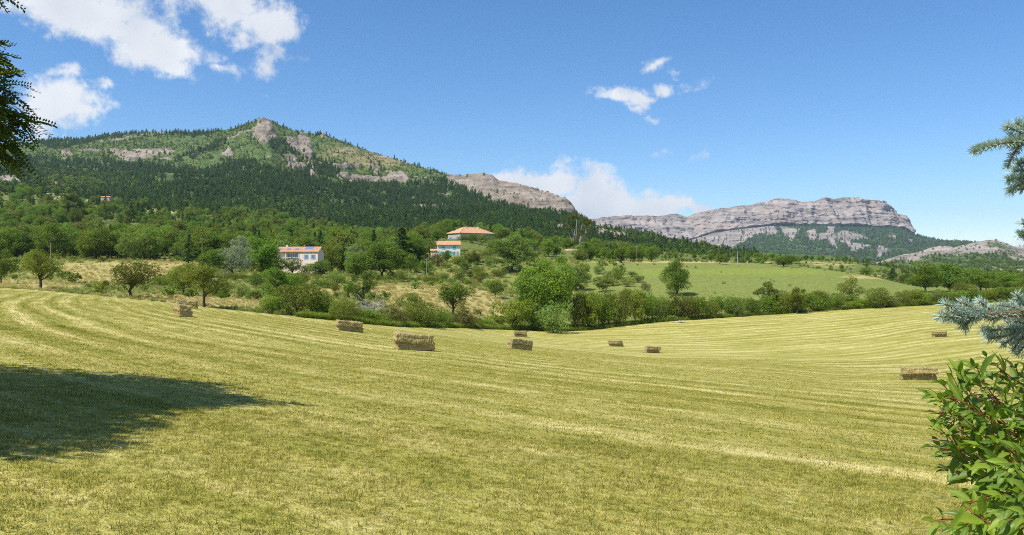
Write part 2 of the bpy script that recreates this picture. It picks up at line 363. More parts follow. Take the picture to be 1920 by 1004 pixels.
# mown rows: the mower went round the field, so rows are curves about a point beyond its middle
def colour_group():
    g = bpy.data.node_groups.new('mown_colour', 'ShaderNodeTree'); nt = NT(g)
    g.interface.new_socket('Color', in_out='OUTPUT', socket_type='NodeSocketColor')
    g.interface.new_socket('Straw', in_out='OUTPUT', socket_type='NodeSocketFloat')
    out = nt.new('NodeGroupOutput'); P = nt.pos()
    sp = nt.new('ShaderNodeSeparateXYZ'); nt.L.new(P, sp.inputs[0]); x, y, z = sp.outputs
    # the rows swing: away to the upper left on the left side, along the hedge on the right
    xs = nt.math('MULTIPLY_ADD', x, 1 / 30.0, 5 / 30.0)
    gx = nt.math('ADD', nt.math('MULTIPLY', x, -0.75), nt.math('MULTIPLY', nt.math('LOGARITHM', nt.math('COSH', xs), math.e), 39.0))
    r = nt.math('SUBTRACT', y, gx)
    wob = nt.noise(0.04, 2, 0.5, P)
    r = nt.math('ADD', r, nt.math('MULTIPLY', wob, 5.0))
    cv = nt.new('ShaderNodeCombineXYZ'); nt.put(cv.inputs[0], nt.math('MULTIPLY', r, 0.55)); nt.put(cv.inputs[1], nt.math('MULTIPLY', x, 0.035))
    n1 = nt.noise(1.0, 2, 0.5, cv.outputs[0])
    cv2 = nt.new('ShaderNodeCombineXYZ'); nt.put(cv2.inputs[0], nt.math('MULTIPLY', r, 1.9)); nt.put(cv2.inputs[1], nt.math('MULTIPLY', x, 0.22))
    n2 = nt.noise(1.0, 4, 0.65, cv2.outputs[0])
    wv = nt.math('MULTIPLY_ADD', nt.math('SINE', nt.math('MULTIPLY', r, 2 * math.pi / 3.6)), 0.5, 0.5)   # swath spacing
    n3 = nt.noise(0.09, 4, 0.6, P)
    n4 = nt.noise(1.3, 5, 0.65, P)
    n5 = nt.noise(14.0, 3, 0.7, P)
    t = nt.math('MULTIPLY', nt.math('SUBTRACT', n1, 0.5), 0.9)
    t = nt.math('ADD', t, nt.math('MULTIPLY', nt.math('SUBTRACT', n2, 0.5), 1.15))
    t = nt.math('ADD', t, nt.math('MULTIPLY', nt.math('SUBTRACT', wv, 0.5), nt.math('MULTIPLY', nt.ramp(n3, 0.3, 0.6), 0.32)))
    t = nt.math('ADD', t, nt.math('MULTIPLY', nt.math('SUBTRACT', n4, 0.5), 0.75))
    t = nt.math('ADD', t, nt.math('MULTIPLY', nt.math('SUBTRACT', n5, 0.5), 0.8))
    t = nt.math('ADD', t, nt.math('MULTIPLY', nt.math('SUBTRACT', n3, 0.5), 0.45))
    t = nt.math('ADD', t, 0.54, clamp=True)
    cr = nt.new('ShaderNodeValToRGB'); e = cr.color_ramp.elements
    e[0].position = 0.05; e[0].color = (0.150, 0.162, 0.022, 1)
    e[1].position = 0.95; e[1].color = (0.64, 0.56, 0.26, 1)
    k = e.new(0.35); k.color = (0.298, 0.282, 0.052, 1)
    k = e.new(0.65); k.color = (0.428, 0.380, 0.112, 1)
    nt.L.new(t, cr.inputs[0])
    nt.L.new(cr.outputs[0], out.inputs[0]); nt.L.new(t, out.inputs[1])
    return g
MOWN = colour_group()
def use_mown(nt):
    n = nt.new('ShaderNodeGroup'); n.node_tree = MOWN; return n.outputs
def ground_material():
    m, nt, b = new_mat('turf'); P = nt.pos(); mo = use_mown(nt)
    mown = nt.attr('mown'); dry = nt.attr('dry'); lush = nt.attr('lush'); wood = nt.attr('wood')
    n1 = nt.noise(0.06, 5, 0.6, P); n2 = nt.noise(0.7, 5, 0.65, P); n3 = nt.noise(6.0, 3, 0.7, P)
    k = nt.math('ADD', nt.math('MULTIPLY', n2, 0.6), nt.math('MULTIPLY', n3, 0.4))
    green = nt.mix(nt.ramp(k, 0.3, 0.7), (0.120, 0.155, 0.026), (0.270, 0.290, 0.075))
    tan = nt.mix(nt.ramp(k, 0.3, 0.7), (0.31, 0.255, 0.080), (0.50, 0.425, 0.170))
    brt = nt.mix(nt.ramp(k, 0.3, 0.7), (0.150, 0.195, 0.024), (0.280, 0.320, 0.062))
    dm = nt.ramp(nt.math('ADD', dry, nt.math('MULTIPLY', nt.math('SUBTRACT', n1, 0.5), 1.1)), 0.3, 0.62)
    c = nt.mix(dm, green, tan)
    lm = nt.ramp(nt.math('ADD', nt.math('MULTIPLY', lush, 0.9), nt.math('MULTIPLY', nt.math('SUBTRACT', n1, 0.5), 0.7)), 0.25, 0.75)
    c = nt.mix(lm, c, brt)
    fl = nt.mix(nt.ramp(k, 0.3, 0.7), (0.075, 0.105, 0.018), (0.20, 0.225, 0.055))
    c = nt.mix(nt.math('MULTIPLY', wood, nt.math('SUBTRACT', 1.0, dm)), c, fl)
    c = nt.mix(mown, c, mo[0])
    nt.put(b.inputs['Base Color'], c); b.inputs['Roughness'].default_value = 0.9; b.inputs['Specular IOR Level'].default_value = 0.1
    h = nt.math('ADD', nt.noise(1.6, 5, 0.7, P), nt.math('MULTIPLY', nt.noise(12.0, 3, 0.7, P), 0.35))
    nt.L.new(nt.bump(h, 0.55, 0.35), b.inputs['Normal'])
    return m
M_TURF = ground_material()

def build_ground():
    tl = -math.atan((CU + 700) / FPX)
    th = np.concatenate([np.linspace(-math.pi, tl, 26)[:-1], np.linspace(tl, -0.60, 26)[:-1], np.linspace(-0.60, 0.60, 640),
                         np.linspace(0.60, TMAX, 26)[1:], np.linspace(TMAX, math.pi, 26)[1:]])
    r = np.concatenate([[0.0], np.exp(np.linspace(math.log(1.2), math.log(90), 150))[:-1], np.exp(np.linspace(math.log(90), math.log(420), 190))[:-1],
                        np.exp(np.linspace(math.log(420), math.log(3000), 90))])
    TH, R = np.meshgrid(th, r); X = R * np.sin(TH); Y = R * np.cos(TH); Z = ground_z(X, Y)
    front = np.abs(TH) < 1.0
    Yc = np.maximum(Y, 0.5); u, v = to_uv(X, Yc, Z)
    u = np.clip(u, -700, 2700)
    ed = edge_y(u); wob = 1.6 * fbm(np.stack([X / 9, Y / 9, 0 * X], -1), 3)
    ye = np.where(front, Y, R * 0.5)
    s = ed + wob - ye
    mown = sstep(-1.4, 1.4, s)
    dry = np.where(front, blobs(u, v, DRY), 0.3) * (1 - mown); lush = np.where(front, blobs(u, v, LUSH), 0)
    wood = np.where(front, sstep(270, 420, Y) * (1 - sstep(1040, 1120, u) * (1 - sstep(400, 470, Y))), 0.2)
    n, k = R.shape
    idx = np.arange(n * k).reshape(n, k)
    Q = np.stack([idx[:-1, :-1], idx[:-1, 1:], idx[1:, 1:], idx[1:, :-1]], -1)
    sc_ = (s[:-1, :-1] + s[1:, 1:]) / 2; uc = (u[:-1, :-1] + u[1:, 1:]) / 2; yc = (Y[:-1, :-1] + Y[1:, 1:]) / 2
    fld = sc_ > 0
    hill = (~fld) & (uc > 1090) & (yc < 420) & (yc > 0)
    P = np.stack([X, Y, Z], -1).reshape(-1, 3)
    at_ = dict(mown=mown.ravel(), dry=dry.ravel(), lush=lush.ravel(), wood=wood.ravel())
    for name, sel, lab, cat in (('field', fld, 'mown hay field with pale swath rows sloping away from the viewer', 'field'),
                                ('hill', hill, 'smooth green grass hill rising behind the long hedge', 'hill'),
                                ('meadow', ~fld & ~hill, 'rough dry and green meadow rising past the orchard trees to the woods', 'meadow')):
        q = Q[sel]; used = np.unique(q); mp = np.full(n * k, -1); mp[used] = np.arange(len(used))
        o = link(name, mesh_of(name, P[used], mp[q], [M_TURF], {a: b_[used] for a, b_ in at_.items()}, smooth=True))
        tag(o, lab, cat, kind='structure')
build_ground()

# ---------------------------------------------------------------- mountains
def rock_material(name, c0, c1, c2, veg0, veg1, s=1.0):
    """bare strata where the rock attribute is high, turf and scrub elsewhere"""
    m, nt, b = new_mat(name); P = nt.pos()
    st = nt.scalev(P, (0.006 * s, 0.006 * s, 0.055 * s))
    n1 = nt.noise(1.0, 6, 0.65, st); n2 = nt.noise(0.05 * s, 6, 0.65, P); n3 = nt.noise(0.012 * s, 5, 0.6, P)
    k = nt.math('ADD', nt.math('MULTIPLY', n1, 0.6), nt.math('MULTIPLY', n2, 0.4))
    rk = nt.mix(nt.ramp(k, 0.33, 0.66), c0, c1)
    rk = nt.mix(nt.math('MULTIPLY', nt.ramp(n3, 0.45, 0.7), 0.6), rk, c2)
    vg = nt.mix(nt.ramp(n2, 0.35, 0.65), veg0, veg1)
    tan = nt.mix(nt.ramp(n2, 0.35, 0.65), (0.17, 0.155, 0.062), (0.27, 0.235, 0.105))
    vg = nt.mix(nt.ramp(nt.math('ADD', nt.attr('dry'), nt.math('MULTIPLY', nt.math('SUBTRACT', n3, 0.5), 0.45)), 0.3, 0.8), vg, tan)
    rm = nt.ramp(nt.math('ADD', nt.attr('rock'), nt.math('MULTIPLY', nt.math('SUBTRACT', k, 0.5), 1.3)), 0.36, 0.56)
    c = nt.mix(rm, vg, rk)
    nt.put(b.inputs['Base Color'], c); b.inputs['Roughness'].default_value = 0.92; b.inputs['Specular IOR Level'].default_value = 0.1
    h = nt.math('ADD', nt.math('MULTIPLY', n1, 1.0), nt.math('MULTIPLY', n2, 1.0))
    bp = nt.new('ShaderNodeBump'); bp.inputs['Distance'].default_value = 9.0 / s
    nt.put(bp.inputs['Strength'], nt.math('MULTIPLY_ADD', rm, 0.55, 0.25)); nt.L.new(h, bp.inputs['Height'])
    nt.L.new(bp.outputs[0], b.inputs['Normal'])
    return m
def grid_mesh(name, P, mats, attrs):
    n, k = P.shape[:2]; idx = np.arange(n * k).reshape(n, k)
    Q = np.stack([idx[:-1, :-1], idx[:-1, 1:], idx[1:, 1:], idx[1:, :-1]], -1).reshape(-1, 4)
    return mesh_of(name, P.reshape(-1, 3), Q, mats, {a: b.ravel() for a, b in attrs.items()}, smooth=True)
def polymask(polys, u, v, soft=2.0):
    m = np.zeros(u.shape)
    offs = [(0, 0), (soft, 0), (-soft, 0), (0, soft), (0, -soft)]
    for p in polys:
        a = sum(in_poly(p, u + du, v + dv).astype(float) for du, dv in offs) / 5
        m = np.maximum(m, a)
    return m
def lut(L, u): a = np.array(L, float); return np.interp(u, a[:, 0], a[:, 1])

LR = [(-600, 320), (-200, 290), (0, 276), (60, 268), (100, 263), (150, 262), (200, 255), (250, 250), (300, 249), (350, 247), (400, 247), (440, 241), (470, 230), (485, 225), (495, 222), (508, 226),
      (530, 238), (560, 248), (600, 252), (640, 264), (700, 287), (780, 311), (832, 327), (845, 330), (880, 331), (905, 328), (925, 332), (935, 341), (960, 345), (985, 352), (1010, 359), (1045, 372), (1060, 377), (1072, 389),
      (1082, 406), (1100, 419), (1120, 431), (1180, 448), (1250, 464), (1300, 480), (1350, 495), (1450, 514), (1600, 530)]
LYR = [(-600, 2600), (0, 2400), (480, 2250), (720, 2100), (835, 1950), (960, 1850), (1070, 1700), (1200, 1500), (1350, 1350), (1600, 1200)]
CRAGS = [[(474, 262), (478, 240), (486, 226), (497, 222), (508, 232), (516, 248), (520, 262), (500, 268)],
         [(560, 254), (572, 251), (581, 262), (584, 282), (590, 298), (576, 300), (566, 284)],
         [(530, 296), (548, 290), (575, 318), (560, 322), (540, 312)], [(535, 262), (560, 262), (566, 290), (548, 284)],
         [(612, 330), (650, 328), (700, 336), (765, 345), (730, 345), (660, 343)], [(690, 318), (698, 308), (710, 318), (712, 330)],
         [(722, 326), (760, 326), (768, 342), (735, 344)], [(415, 290), (430, 279), (440, 290), (430, 297)], [(620, 312), (680, 308), (675, 317), (630, 318)],
         [(585, 232), (610, 248), (640, 262), (600, 255)], [(584, 300), (592, 340), (586, 342), (578, 310)]]
STRATA = [[(115, 290), (135, 286), (135, 293), (118, 296)], [(148, 286), (190, 284), (190, 291), (150, 292)], [(195, 284), (240, 285), (275, 292), (290, 300), (255, 300), (220, 292)],
          [(245, 283), (330, 284), (320, 290), (270, 288)], [(230, 300), (270, 294), (290, 298), (240, 304)], [(300, 300), (330, 301), (320, 306)]]
LRIDGE = [[(836, 326), (880, 322), (930, 325), (1010, 350), (1075, 380), (1080, 402), (1040, 406), (1000, 396), (950, 386), (905, 372), (870, 356), (838, 345)],
          [(1085, 425), (1130, 436), (1180, 449), (1200, 456), (1150, 452), (1100, 440)], [(1040, 425), (1075, 430), (1078, 438), (1050, 432)], [(-20, 332), (30, 335), (42, 344), (0, 350)], [(100, 348), (108, 342), (110, 352)]]
LDRY = [(720, 300, 110, 18, .9), (640, 285, 60, 18, .7), (380, 275, 70, 20, .45), (300, 292, 60, 10, .5), (600, 405, 50, 14, .75), (590, 300, 60, 20, .6), (950, 400, 60, 12, .5), (1030, 430, 60, 8, .6), (560, 300, 50, 20, .6), (170, 345, 20, 10, .5), (880, 375, 40, 6, .5)]
def build_left_mountain():
    U = np.linspace(-600, 1600, 900); nt_ = 230
    T = np.concatenate([np.linspace(0, 1, nt_), 1 + np.linspace(0.02, 0.5, 10)])
    u, t = np.meshgrid(U, T); tt = np.minimum(t, 1)
    yr = lut(LYR, u); vr = lut(LR, u); y0 = np.minimum(760.0, yr - 300)
    zr = (CV - vr) / FPX * yr
    zf = ground_h(u, y0) - 6.0
    Y = y0 + (yr - y0) * t
    vf = CV - FPX * zf / y0
    g = 0.62 * tt + 0.38 * tt ** 1.9
    v = vf + (vr - vf) * g
    Z = (CV - v) / FPX * (y0 + (yr - y0) * tt)
    Z = Z - np.maximum(t - 1, 0) * (yr - y0) * 0.75
    X = (u - CU) / FPX * Y
    p = np.stack([X, Y, Z * 0.6], -1)
    win = np.sin(np.pi * np.clip(t, 0, 1)) ** 0.7
    Z = Z + win * (46 * fbm(p / 420.0, 4, ridged=True) - 18) + win * 10 * fbm(p / 90.0, 3) + 1.6 * fbm(p / 26.0, 2) * (t > 0.1)
    uu, vv = to_uv(X, Y, Z + EYE)
    ju = uu + 5 * fbm(p / 30.0, 3) + 7 * fbm(p / 75.0 + 3, 2); jv = vv + 4 * fbm(p / 30.0 + 7, 3) + 5 * fbm(p / 75.0 + 5, 2)
    crag = polymask(CRAGS, ju, jv, 1.5); strat = polymask(STRATA, ju, jv, 1.5); lrg = polymask(LRIDGE, uu + 0.4 * (ju - uu), vv + 0.4 * (jv - vv), 1.5)
    rock = np.maximum(np.maximum(crag, strat * 0.85), lrg)
    amb = 0.46 * sstep(-0.05, 0.4, fbm(p / 110.0, 4)) * sstep(0.45, 0.6, t) * (1 - sstep(835, 850, uu) * 0)
    rock = np.maximum(rock, amb)
    d = rock * (11 * fbm(p / np.array([30.0, 30.0, 60.0]), 4, ridged=True) + 2)
    d = d * np.where(lrg > 0, 0.9, 1.25)
    Y = Y - 0.6 * d; Z = Z + 0.75 * d * np.where(t > 0.985, 0.6, 1)
    dry = blobs(uu, vv, LDRY)
    P = np.stack([X, Y, Z + EYE], -1)
    o = link('mountain', grid_mesh('mountain', P, [rock_material('mountain_ground', (0.11, 0.095, 0.075), (0.37, 0.315, 0.245), (0.31, 0.235, 0.165), (0.050, 0.085, 0.020), (0.115, 0.155, 0.042))], dict(rock=rock, dry=dry)))
    tag(o, 'wooded mountain with rock crags and a bare stone shoulder', 'mountain', kind='structure')
    return P, uu, vv, rock, dry, np.broadcast_to(t, P.shape[:2])
LM = build_left_mountain()

MR = [(900, 432), (1000, 428), (1060, 421), (1105, 413), (1140, 407), (1190, 405), (1230, 406), (1265, 402), (1285, 408), (1300, 402), (1340, 393), (1400, 386), (1430, 380), (1450, 374), (1468, 373), (1490, 379), (1510, 380), (1528, 378), (1538, 371), (1560, 374),
      (1580, 371), (1600, 371), (1620, 376), (1650, 378), (1662, 384), (1680, 400), (1696, 406), (1702, 414), (1706, 428), (1715, 440), (1760, 450), (1820, 453), (1900, 466), (2050, 482), (2600, 494)]
MB_ = [(900, 475), (1105, 452), (1200, 450), (1290, 452), (1340, 436), (1400, 428), (1450, 423), (1550, 424), (1620, 426), (1690, 428), (1712, 441), (1760, 452), (1820, 456), (2600, 497)]
SCREE = [[(1200, 448), (1300, 445), (1345, 432), (1360, 428), (1450, 424), (1462, 438), (1410, 444), (1390, 458), (1372, 470), (1330, 462), (1290, 472), (1230, 464)],
         [(1511, 434), (1528, 430), (1533, 446), (1520, 453), (1512, 446)], [(1552, 420), (1566, 420), (1562, 445), (1572, 470), (1566, 470), (1550, 448)],
         [(1560, 442), (1580, 432), (1612, 440), (1630, 448), (1600, 452), (1575, 458)], [(1585, 456), (1620, 458), (1638, 462), (1610, 472), (1588, 468)],
         [(1637, 468), (1648, 460), (1662, 466), (1674, 476), (1645, 482)], [(1665, 440), (1680, 442), (1678, 448), (1666, 445)], [(1700, 448), (1712, 450), (1708, 455)],
         [(1530, 440), (1552, 436), (1556, 448), (1536, 450)], [(1460, 425), (1500, 430), (1484, 455), (1470, 440)], [(1575, 485), (1595, 484), (1600, 490), (1578, 490)]]
def build_massif():
    U = np.linspace(900, 2600, 820)
    T = np.concatenate([np.linspace(0, 0.55, 90), np.linspace(0.555, 1, 170), 1 + np.linspace(0.03, 0.5, 6)])
    u, t = np.meshgrid(U, T); tt = np.minimum(t, 1)
    vr = lut(MR, u); vb = np.maximum(lut(MB_, u), vr + 2)
    a = np.clip(tt / 0.55, 0, 1); b = np.clip((tt - 0.55) / 0.45, 0, 1)
    Y = 2900 + (6000 - 2900) * a + 420 * b + np.maximum(t - 1, 0) * 1500
    v = 508 + (vb - 508) * a ** 1.5 + (vr - vb) * b
    Z = (CV - v) / FPX * np.minimum(Y, 6420) - np.maximum(t - 1, 0) * 900
    X = (u - CU) / FPX * Y
    p = np.stack([X, Y, Z], -1)
    wl = np.sin(np.pi * np.clip(a, 0, 1)) * (b <= 0)
    Z = Z + wl * (60 * fbm(p / 700.0, 4, ridged=True) - 25)
    uu, vv = to_uv(X, Y, Z + EYE)
    cliff = sstep(0.0, 0.06, b) * (1 - sstep(1706, 1716, u)) * (t <= 1.5)
    tilt = Z + 0.05 * X + 26 * fbm(p / 900.0, 3)
    q = np.stack([X / 900.0, Y / 900.0, tilt / 62.0], -1)
    led = fbm(q, 4, ridged=True, gain=0.6); bed = ((tilt / 34.0 + 0.5 * fbm(p / 260.0 + 4, 3)) % 1.0); led = 0.9 * led + 0.3 * (sstep(0.0, 0.75, bed) - sstep(0.8, 1.0, bed) - 0.4)
    gul = fbm(np.stack([X / 150.0, Y / 500.0, Z / 500.0], -1), 4, ridged=True)
    fin = fbm(p / 55.0, 3)
    w = cliff * np.clip(1 - np.abs(b - 0.5) * 0.6, 0.2, 1)
    d = w * (42 * led + 66 * gul + 26 * fin + 26 * fbm(np.stack([X / 60.0, Y / 200.0, Z / 220.0], -1), 3, ridged=True))
    Y = Y - d; Z = Z + cliff * (7 * fin + 12 * gul * (b < 0.97))
    scree = polymask(SCREE, uu, vv, 1.2)
    rock = np.maximum(cliff, scree)
    rock = np.maximum(rock, 0.30 * (1 - sstep(1330, 1400, uu)) * sstep(0.7, 1, a))
    dry = 0.0 * u
    P = np.stack([X, Y, Z + EYE], -1)
    o = link('far_massif', grid_mesh('far_massif', P, [rock_material('massif_ground', (0.15, 0.128, 0.110), (0.46, 0.395, 0.335), (0.39, 0.305, 0.235), (0.050, 0.085, 0.030), (0.085, 0.13, 0.045), 0.35)], dict(rock=rock, dry=dry)))
    tag(o, 'long grey limestone massif with layered cliffs and forested foot', 'mountain', kind='structure')
    return P, uu, vv, rock, dry, np.broadcast_to(t, P.shape[:2])
MM = build_massif()

RR = [(1500, 520), (1600, 507), (1640, 494), (1665, 487), (1690, 479), (1715, 476), (1740, 467), (1758, 463), (1790, 464), (1825, 456), (1850, 451), (1866, 453), (1880, 457), (1905, 465), (1925, 469), (1980, 480), (2200, 492), (2700, 498)]
def build_right_ridge():
    U = np.linspace(1500, 2700, 420); T = np.concatenate([np.linspace(0, 1, 120), 1 + np.linspace(0.03, 0.5, 6)])
    u, t = np.meshgrid(U, T); tt = np.minimum(t, 1)
    vr = lut(RR, u); Y = 1500 + 800 * t
    v = 524 + (vr - 524) * tt
    Z = (CV - v) / FPX * (1500 + 800 * tt) - np.maximum(t - 1, 0) * 300
    X = (u - CU) / FPX * Y; p = np.stack([X, Y, Z], -1)
    win = np.sin(np.pi * np.clip(t, 0, 1)) ** 0.7
    Z = Z + win * (26 * fbm(p / 200.0, 4, ridged=True) - 8)
    uu, vv = to_uv(X, Y, Z + EYE)
    rock = sstep(0.42, 0.75, t + 0.28 * fbm(p / 150.0, 4)) * (0.5 + 0.5 * sstep(-0.15, 0.15, fbm(p / 60.0 + 9, 3)))
    rock = np.maximum(rock, 0.8 * sstep(0.12, 0.3, fbm(p / np.array([140., 140., 30.]) + 5, 3)) * (t > 0.15))
    tilt = Z - 0.12 * X
    led = fbm(np.stack([X / 120, Y / 120, tilt / 13.0], -1), 4, ridged=True)
    d = rock * 13 * led
    Y = Y - d; Z = Z + 0.3 * d
    P = np.stack([X, Y, Z + EYE], -1)
    o = link('rocky_ridge', grid_mesh('rocky_ridge', P, [rock_material('ridge_ground', (0.15, 0.13, 0.11), (0.44, 0.385, 0.32), (0.36, 0.30, 0.23), (0.050, 0.085, 0.025), (0.10, 0.14, 0.05), 0.9)], dict(rock=rock, dry=0 * u)))
    tag(o, 'low ridge of pale layered rock and scrub below the massif', 'ridge', kind='structure')
    return P, uu, vv, rock, 0 * u, np.broadcast_to(t, P.shape[:2])
RM = build_right_ridge()
# ---------------------------------------------------------------- vegetation
M_BARK = plain('bark', (0.095, 0.075, 0.055), 0.9, 0.35, 6.0, 0.1, 0.4)
M_BARK_PALE = plain('pale_bark', (0.30, 0.27, 0.22), 0.9, 0.3, 6.0, 0.1, 0.3)
LG = dict(
    green=leaf_mat('leaf_green', (0.066, 0.125, 0.010), (0.290, 0.385, 0.042)),
    deep=leaf_mat('leaf_deep_green', (0.050, 0.105, 0.010), (0.235, 0.335, 0.036)),
    olive=leaf_mat('leaf_olive', (0.085, 0.112, 0.014), (0.300, 0.325, 0.052)),
    lime=leaf_mat('leaf_lime', (0.120, 0.165, 0.012), (0.340, 0.380, 0.045)),
    willow=leaf_mat('leaf_silver', (0.130, 0.170, 0.090), (0.360, 0.400, 0.270)),
    russet=leaf_mat('leaf_russet', (0.080, 0.078, 0.018), (0.230, 0.200, 0.058)),
    pine=leaf_mat('needle_pine', (0.038, 0.092, 0.016), (0.170, 0.270, 0.050), trans=0.3),
    pale=leaf_mat('leaf_pale_green', (0.105, 0.165, 0.026), (0.310, 0.400, 0.090)))
def diamonds(P, Nrm, size, rg, aspect=0.55, fold=0.15):
    """one leaf (spray) per point: a folded four-point blade"""
    n = len(P); size = np.broadcast_to(size, (n,))
    a = rg.normal(size=(n, 3)); t = norm(a - (a * Nrm).sum(1, keepdims=True) * Nrm); b = np.cross(Nrm, t)
    s = size[:, None]
    V = np.stack([P - t * s * 0.5, P + b * s * aspect * 0.5 + Nrm * s * fold * 0.3, P + t * s * 0.5 - Nrm * s * fold, P - b * s * aspect * 0.5 + Nrm * s * fold * 0.3], 1)
    Q = np.arange(4 * n).reshape(n, 4)
    tone = np.repeat(np.clip(rg.normal(0.5, 0.24, n), 0, 1), 4)
    return V.reshape(-1, 3), Q, tone
def limb_pts(p0, p1, rg, n=6, bend=0.16, up=0.10):
    p0 = np.asarray(p0, float); p1 = np.asarray(p1, float); L = np.linalg.norm(p1 - p0)
    t = np.linspace(0, 1, n)[:, None]
    off = rg.normal(size=3) * bend * L; off[2] = abs(off[2]) * 0.4 + up * L
    w = rg.normal(size=(n, 3)) * 0.025 * L; w[0] = 0; w[-1] = 0
    return p0 + (p1 - p0) * t + off * (4 * t * (1 - t)) * 0.5 + w
def make_tree(name, seed, H=10.0, R=4.0, th=2.0, nl=16, leaves=5000, leaf=0.34, mat='green', bark=None, flat=0.85, lobe=(0.30, 0.46), tr=0.22, lean=0.0, egg=0.0, stems=1, gap=0.0, droop=0.0):
    rg = np.random.default_rng(seed); mb = MB()
    zc = th + (H - th) * 0.5; az_ = (H - th) * 0.5
    # lobes spread evenly through the crown's outer volume
    k = np.arange(nl) + 0.5; ph = np.arccos(1 - 2 * k / nl); go = np.pi * (1 + 5 ** .5) * k + rg.uniform(0, 6)
    rad = rg.uniform(0.40, 0.88, nl)
    D = np.stack([np.cos(go) * np.sin(ph), np.sin(go) * np.sin(ph), np.cos(ph)], 1)
    D = norm(D + rg.normal(size=(nl, 3)) * 0.18)
    C = D * rad[:, None] * np.array([R, R, az_]) + np.array([0, 0, zc])
    if egg: # broader below, narrowing to the top (or the reverse)
        f = 1 - egg * (C[:, 2] - zc) / az_; C[:, 0] *= f; C[:, 1] *= f
    if gap: C = C[rg.random(len(C)) > gap]
    LR_ = rg.uniform(lobe[0] * 0.7, lobe[1] * 1.05, len(C)) * R
    C[:, 0] += lean * (C[:, 2] / H)
    # wood
    tops = []
    for s in range(stems):
        base = np.array([rg.normal() * 0.12 * (stems > 1), rg.normal() * 0.12 * (stems > 1), -0.4])
        top = np.array([lean * 0.7 + rg.normal() * 0.1 * R, rg.normal() * 0.1 * R, th + (H - th) * 0.62])
        tp = limb_pts(base, top, rg, 9, 0.05, 0); tops.append(tp)
        mb.tube(tp, tr * np.linspace(1.15, 0.22, 9), 7)
    for c, lr in zip(C, LR_):
        tp = tops[rg.integers(stems)]; q = int(np.clip(np.interp(max(c[2] * 0.55, th * 0.8), tp[:, 2], np.arange(9)), 2, 7))
        lp = limb_pts(tp[q], c, rg, 6); mb.tube(lp, tr * np.linspace(0.42, 0.10, 6), 5)
        for _ in range(3):
            e = c + norm(rg.normal(size=3)) * lr * 0.8; mb.tube(limb_pts(lp[4], e, rg, 4), tr * np.linspace(0.14, 0.04, 4), 4)
    # leaves
    w = LR_ ** 2; cnt = np.maximum(8, (leaves * w / w.sum()).astype(int))
    P = []; N_ = []; TO = []
    for c, lr, m_ in zip(C, LR_, cnt):
        TO.append(np.full(m_, rg.normal(0, 0.15)))
        d = norm(rg.normal(size=(m_, 3)) + np.array([0, 0, 0.25]))
        rr = lr * (0.45 + 0.6 * rg.random(m_) ** 0.6) * (1 + 0.22 * perlin(d * 2.1 + c))
        p = c + d * rr[:, None] * np.array([1, 1, flat])
        p[:, 2] -= droop * rr * rg.random(m_)
        P.append(p); N_.append(norm(d * 0.55 + norm(rg.normal(size=(m_, 3))) * 0.75 + np.array([0, 0, 0.35])))
    P = np.concatenate(P); N_ = np.concatenate(N_)
    P[:, 2] = np.maximum(P[:, 2], 0.12)
    V, Q, tone = diamonds(P, N_, leaf * rg.uniform(0.6, 1.35, len(P)), rg)
    tone = np.clip(tone + np.repeat(np.concatenate(TO), 4), 0, 1)
    wood = mesh_of(name + '_trunk', np.concatenate(mb.V), np.concatenate(mb.Q), [bark or M_BARK], smooth=True)
    crown = mesh_of(name + '_crown', V, Q, [LG[mat]], dict(tone=tone))
    return dict(trunk=wood, crown=crown, H=H, R=R)
def make_conifer(name, seed, H=10.0, R=2.2, leaves=1800, leaf=0.5, mat='pine', bare=0.12, power=0.85):
    rg = np.random.default_rng(seed); mb = MB()
    tp = limb_pts((0, 0, -0.4), (rg.normal() * 0.1, rg.normal() * 0.1, H * 0.98), rg, 8, 0.01, 0); mb.tube(tp, np.linspace(0.2, 0.03, 8) * H / 10, 6)
    P = []; N_ = []; nb = max(24, leaves // 26); z = H * (bare + (0.985 - bare) * np.linspace(0, 1, nb) ** 1.1)
    for i, zz in enumerate(z):
        a = i * 2.4 + rg.normal() * 0.4; f = (zz / H - bare) / (1 - bare)
        L = R * max(0.05, (1 - f)) ** power * rg.uniform(0.65, 1.12) * (0.75 + 0.25 * min(1, f * 6))
        d = np.array([math.cos(a), math.sin(a), -0.16 - 0.12 * (1 - f)])
        m_ = max(5, int(leaves / nb * (0.35 + 1.2 * L / R)))
        s = rg.random(m_) ** 0.65
        p = np.array([0, 0, zz]) + d * (s * L)[:, None] + rg.normal(size=(m_, 3)) * np.array([0.11, 0.11, 0.06]) * (L + 0.4)
        if L > 0.35 * R: mb.tube(np.array([[0, 0, zz], np.array([0, 0, zz]) + d * L * 0.85]), np.array([0.05, 0.012]) * H / 10, 4)
        P.append(p); N_.append(norm(rg.normal(size=(m_, 3)) * 0.6 + np.array([0, 0, 0.8])))
    P = np.concatenate(P); N_ = np.concatenate(N_)
    V, Q, tone = diamonds(P, N_, leaf * rg.uniform(0.6, 1.3, len(P)), rg, 0.5)
    return dict(trunk=mesh_of(name + '_trunk', np.concatenate(mb.V), np.concatenate(mb.Q), [M_BARK], smooth=True), crown=mesh_of(name + '_crown', V, Q, [LG[mat]], dict(tone=tone)), H=H, R=R)
def plant(name, proto, loc, H, R, label, cat='tree', group=None, rz=None, parts=('trunk', 'crown')):
    root = empty(name, loc, rng.uniform(0, 6.28) if rz is None else rz, (R / proto['R'], R / proto['R'], H / proto['H']))
    link(parts[0], proto['trunk'], root); link(parts[1], proto['crown'], root)
    tag(root, label, cat, group); return root
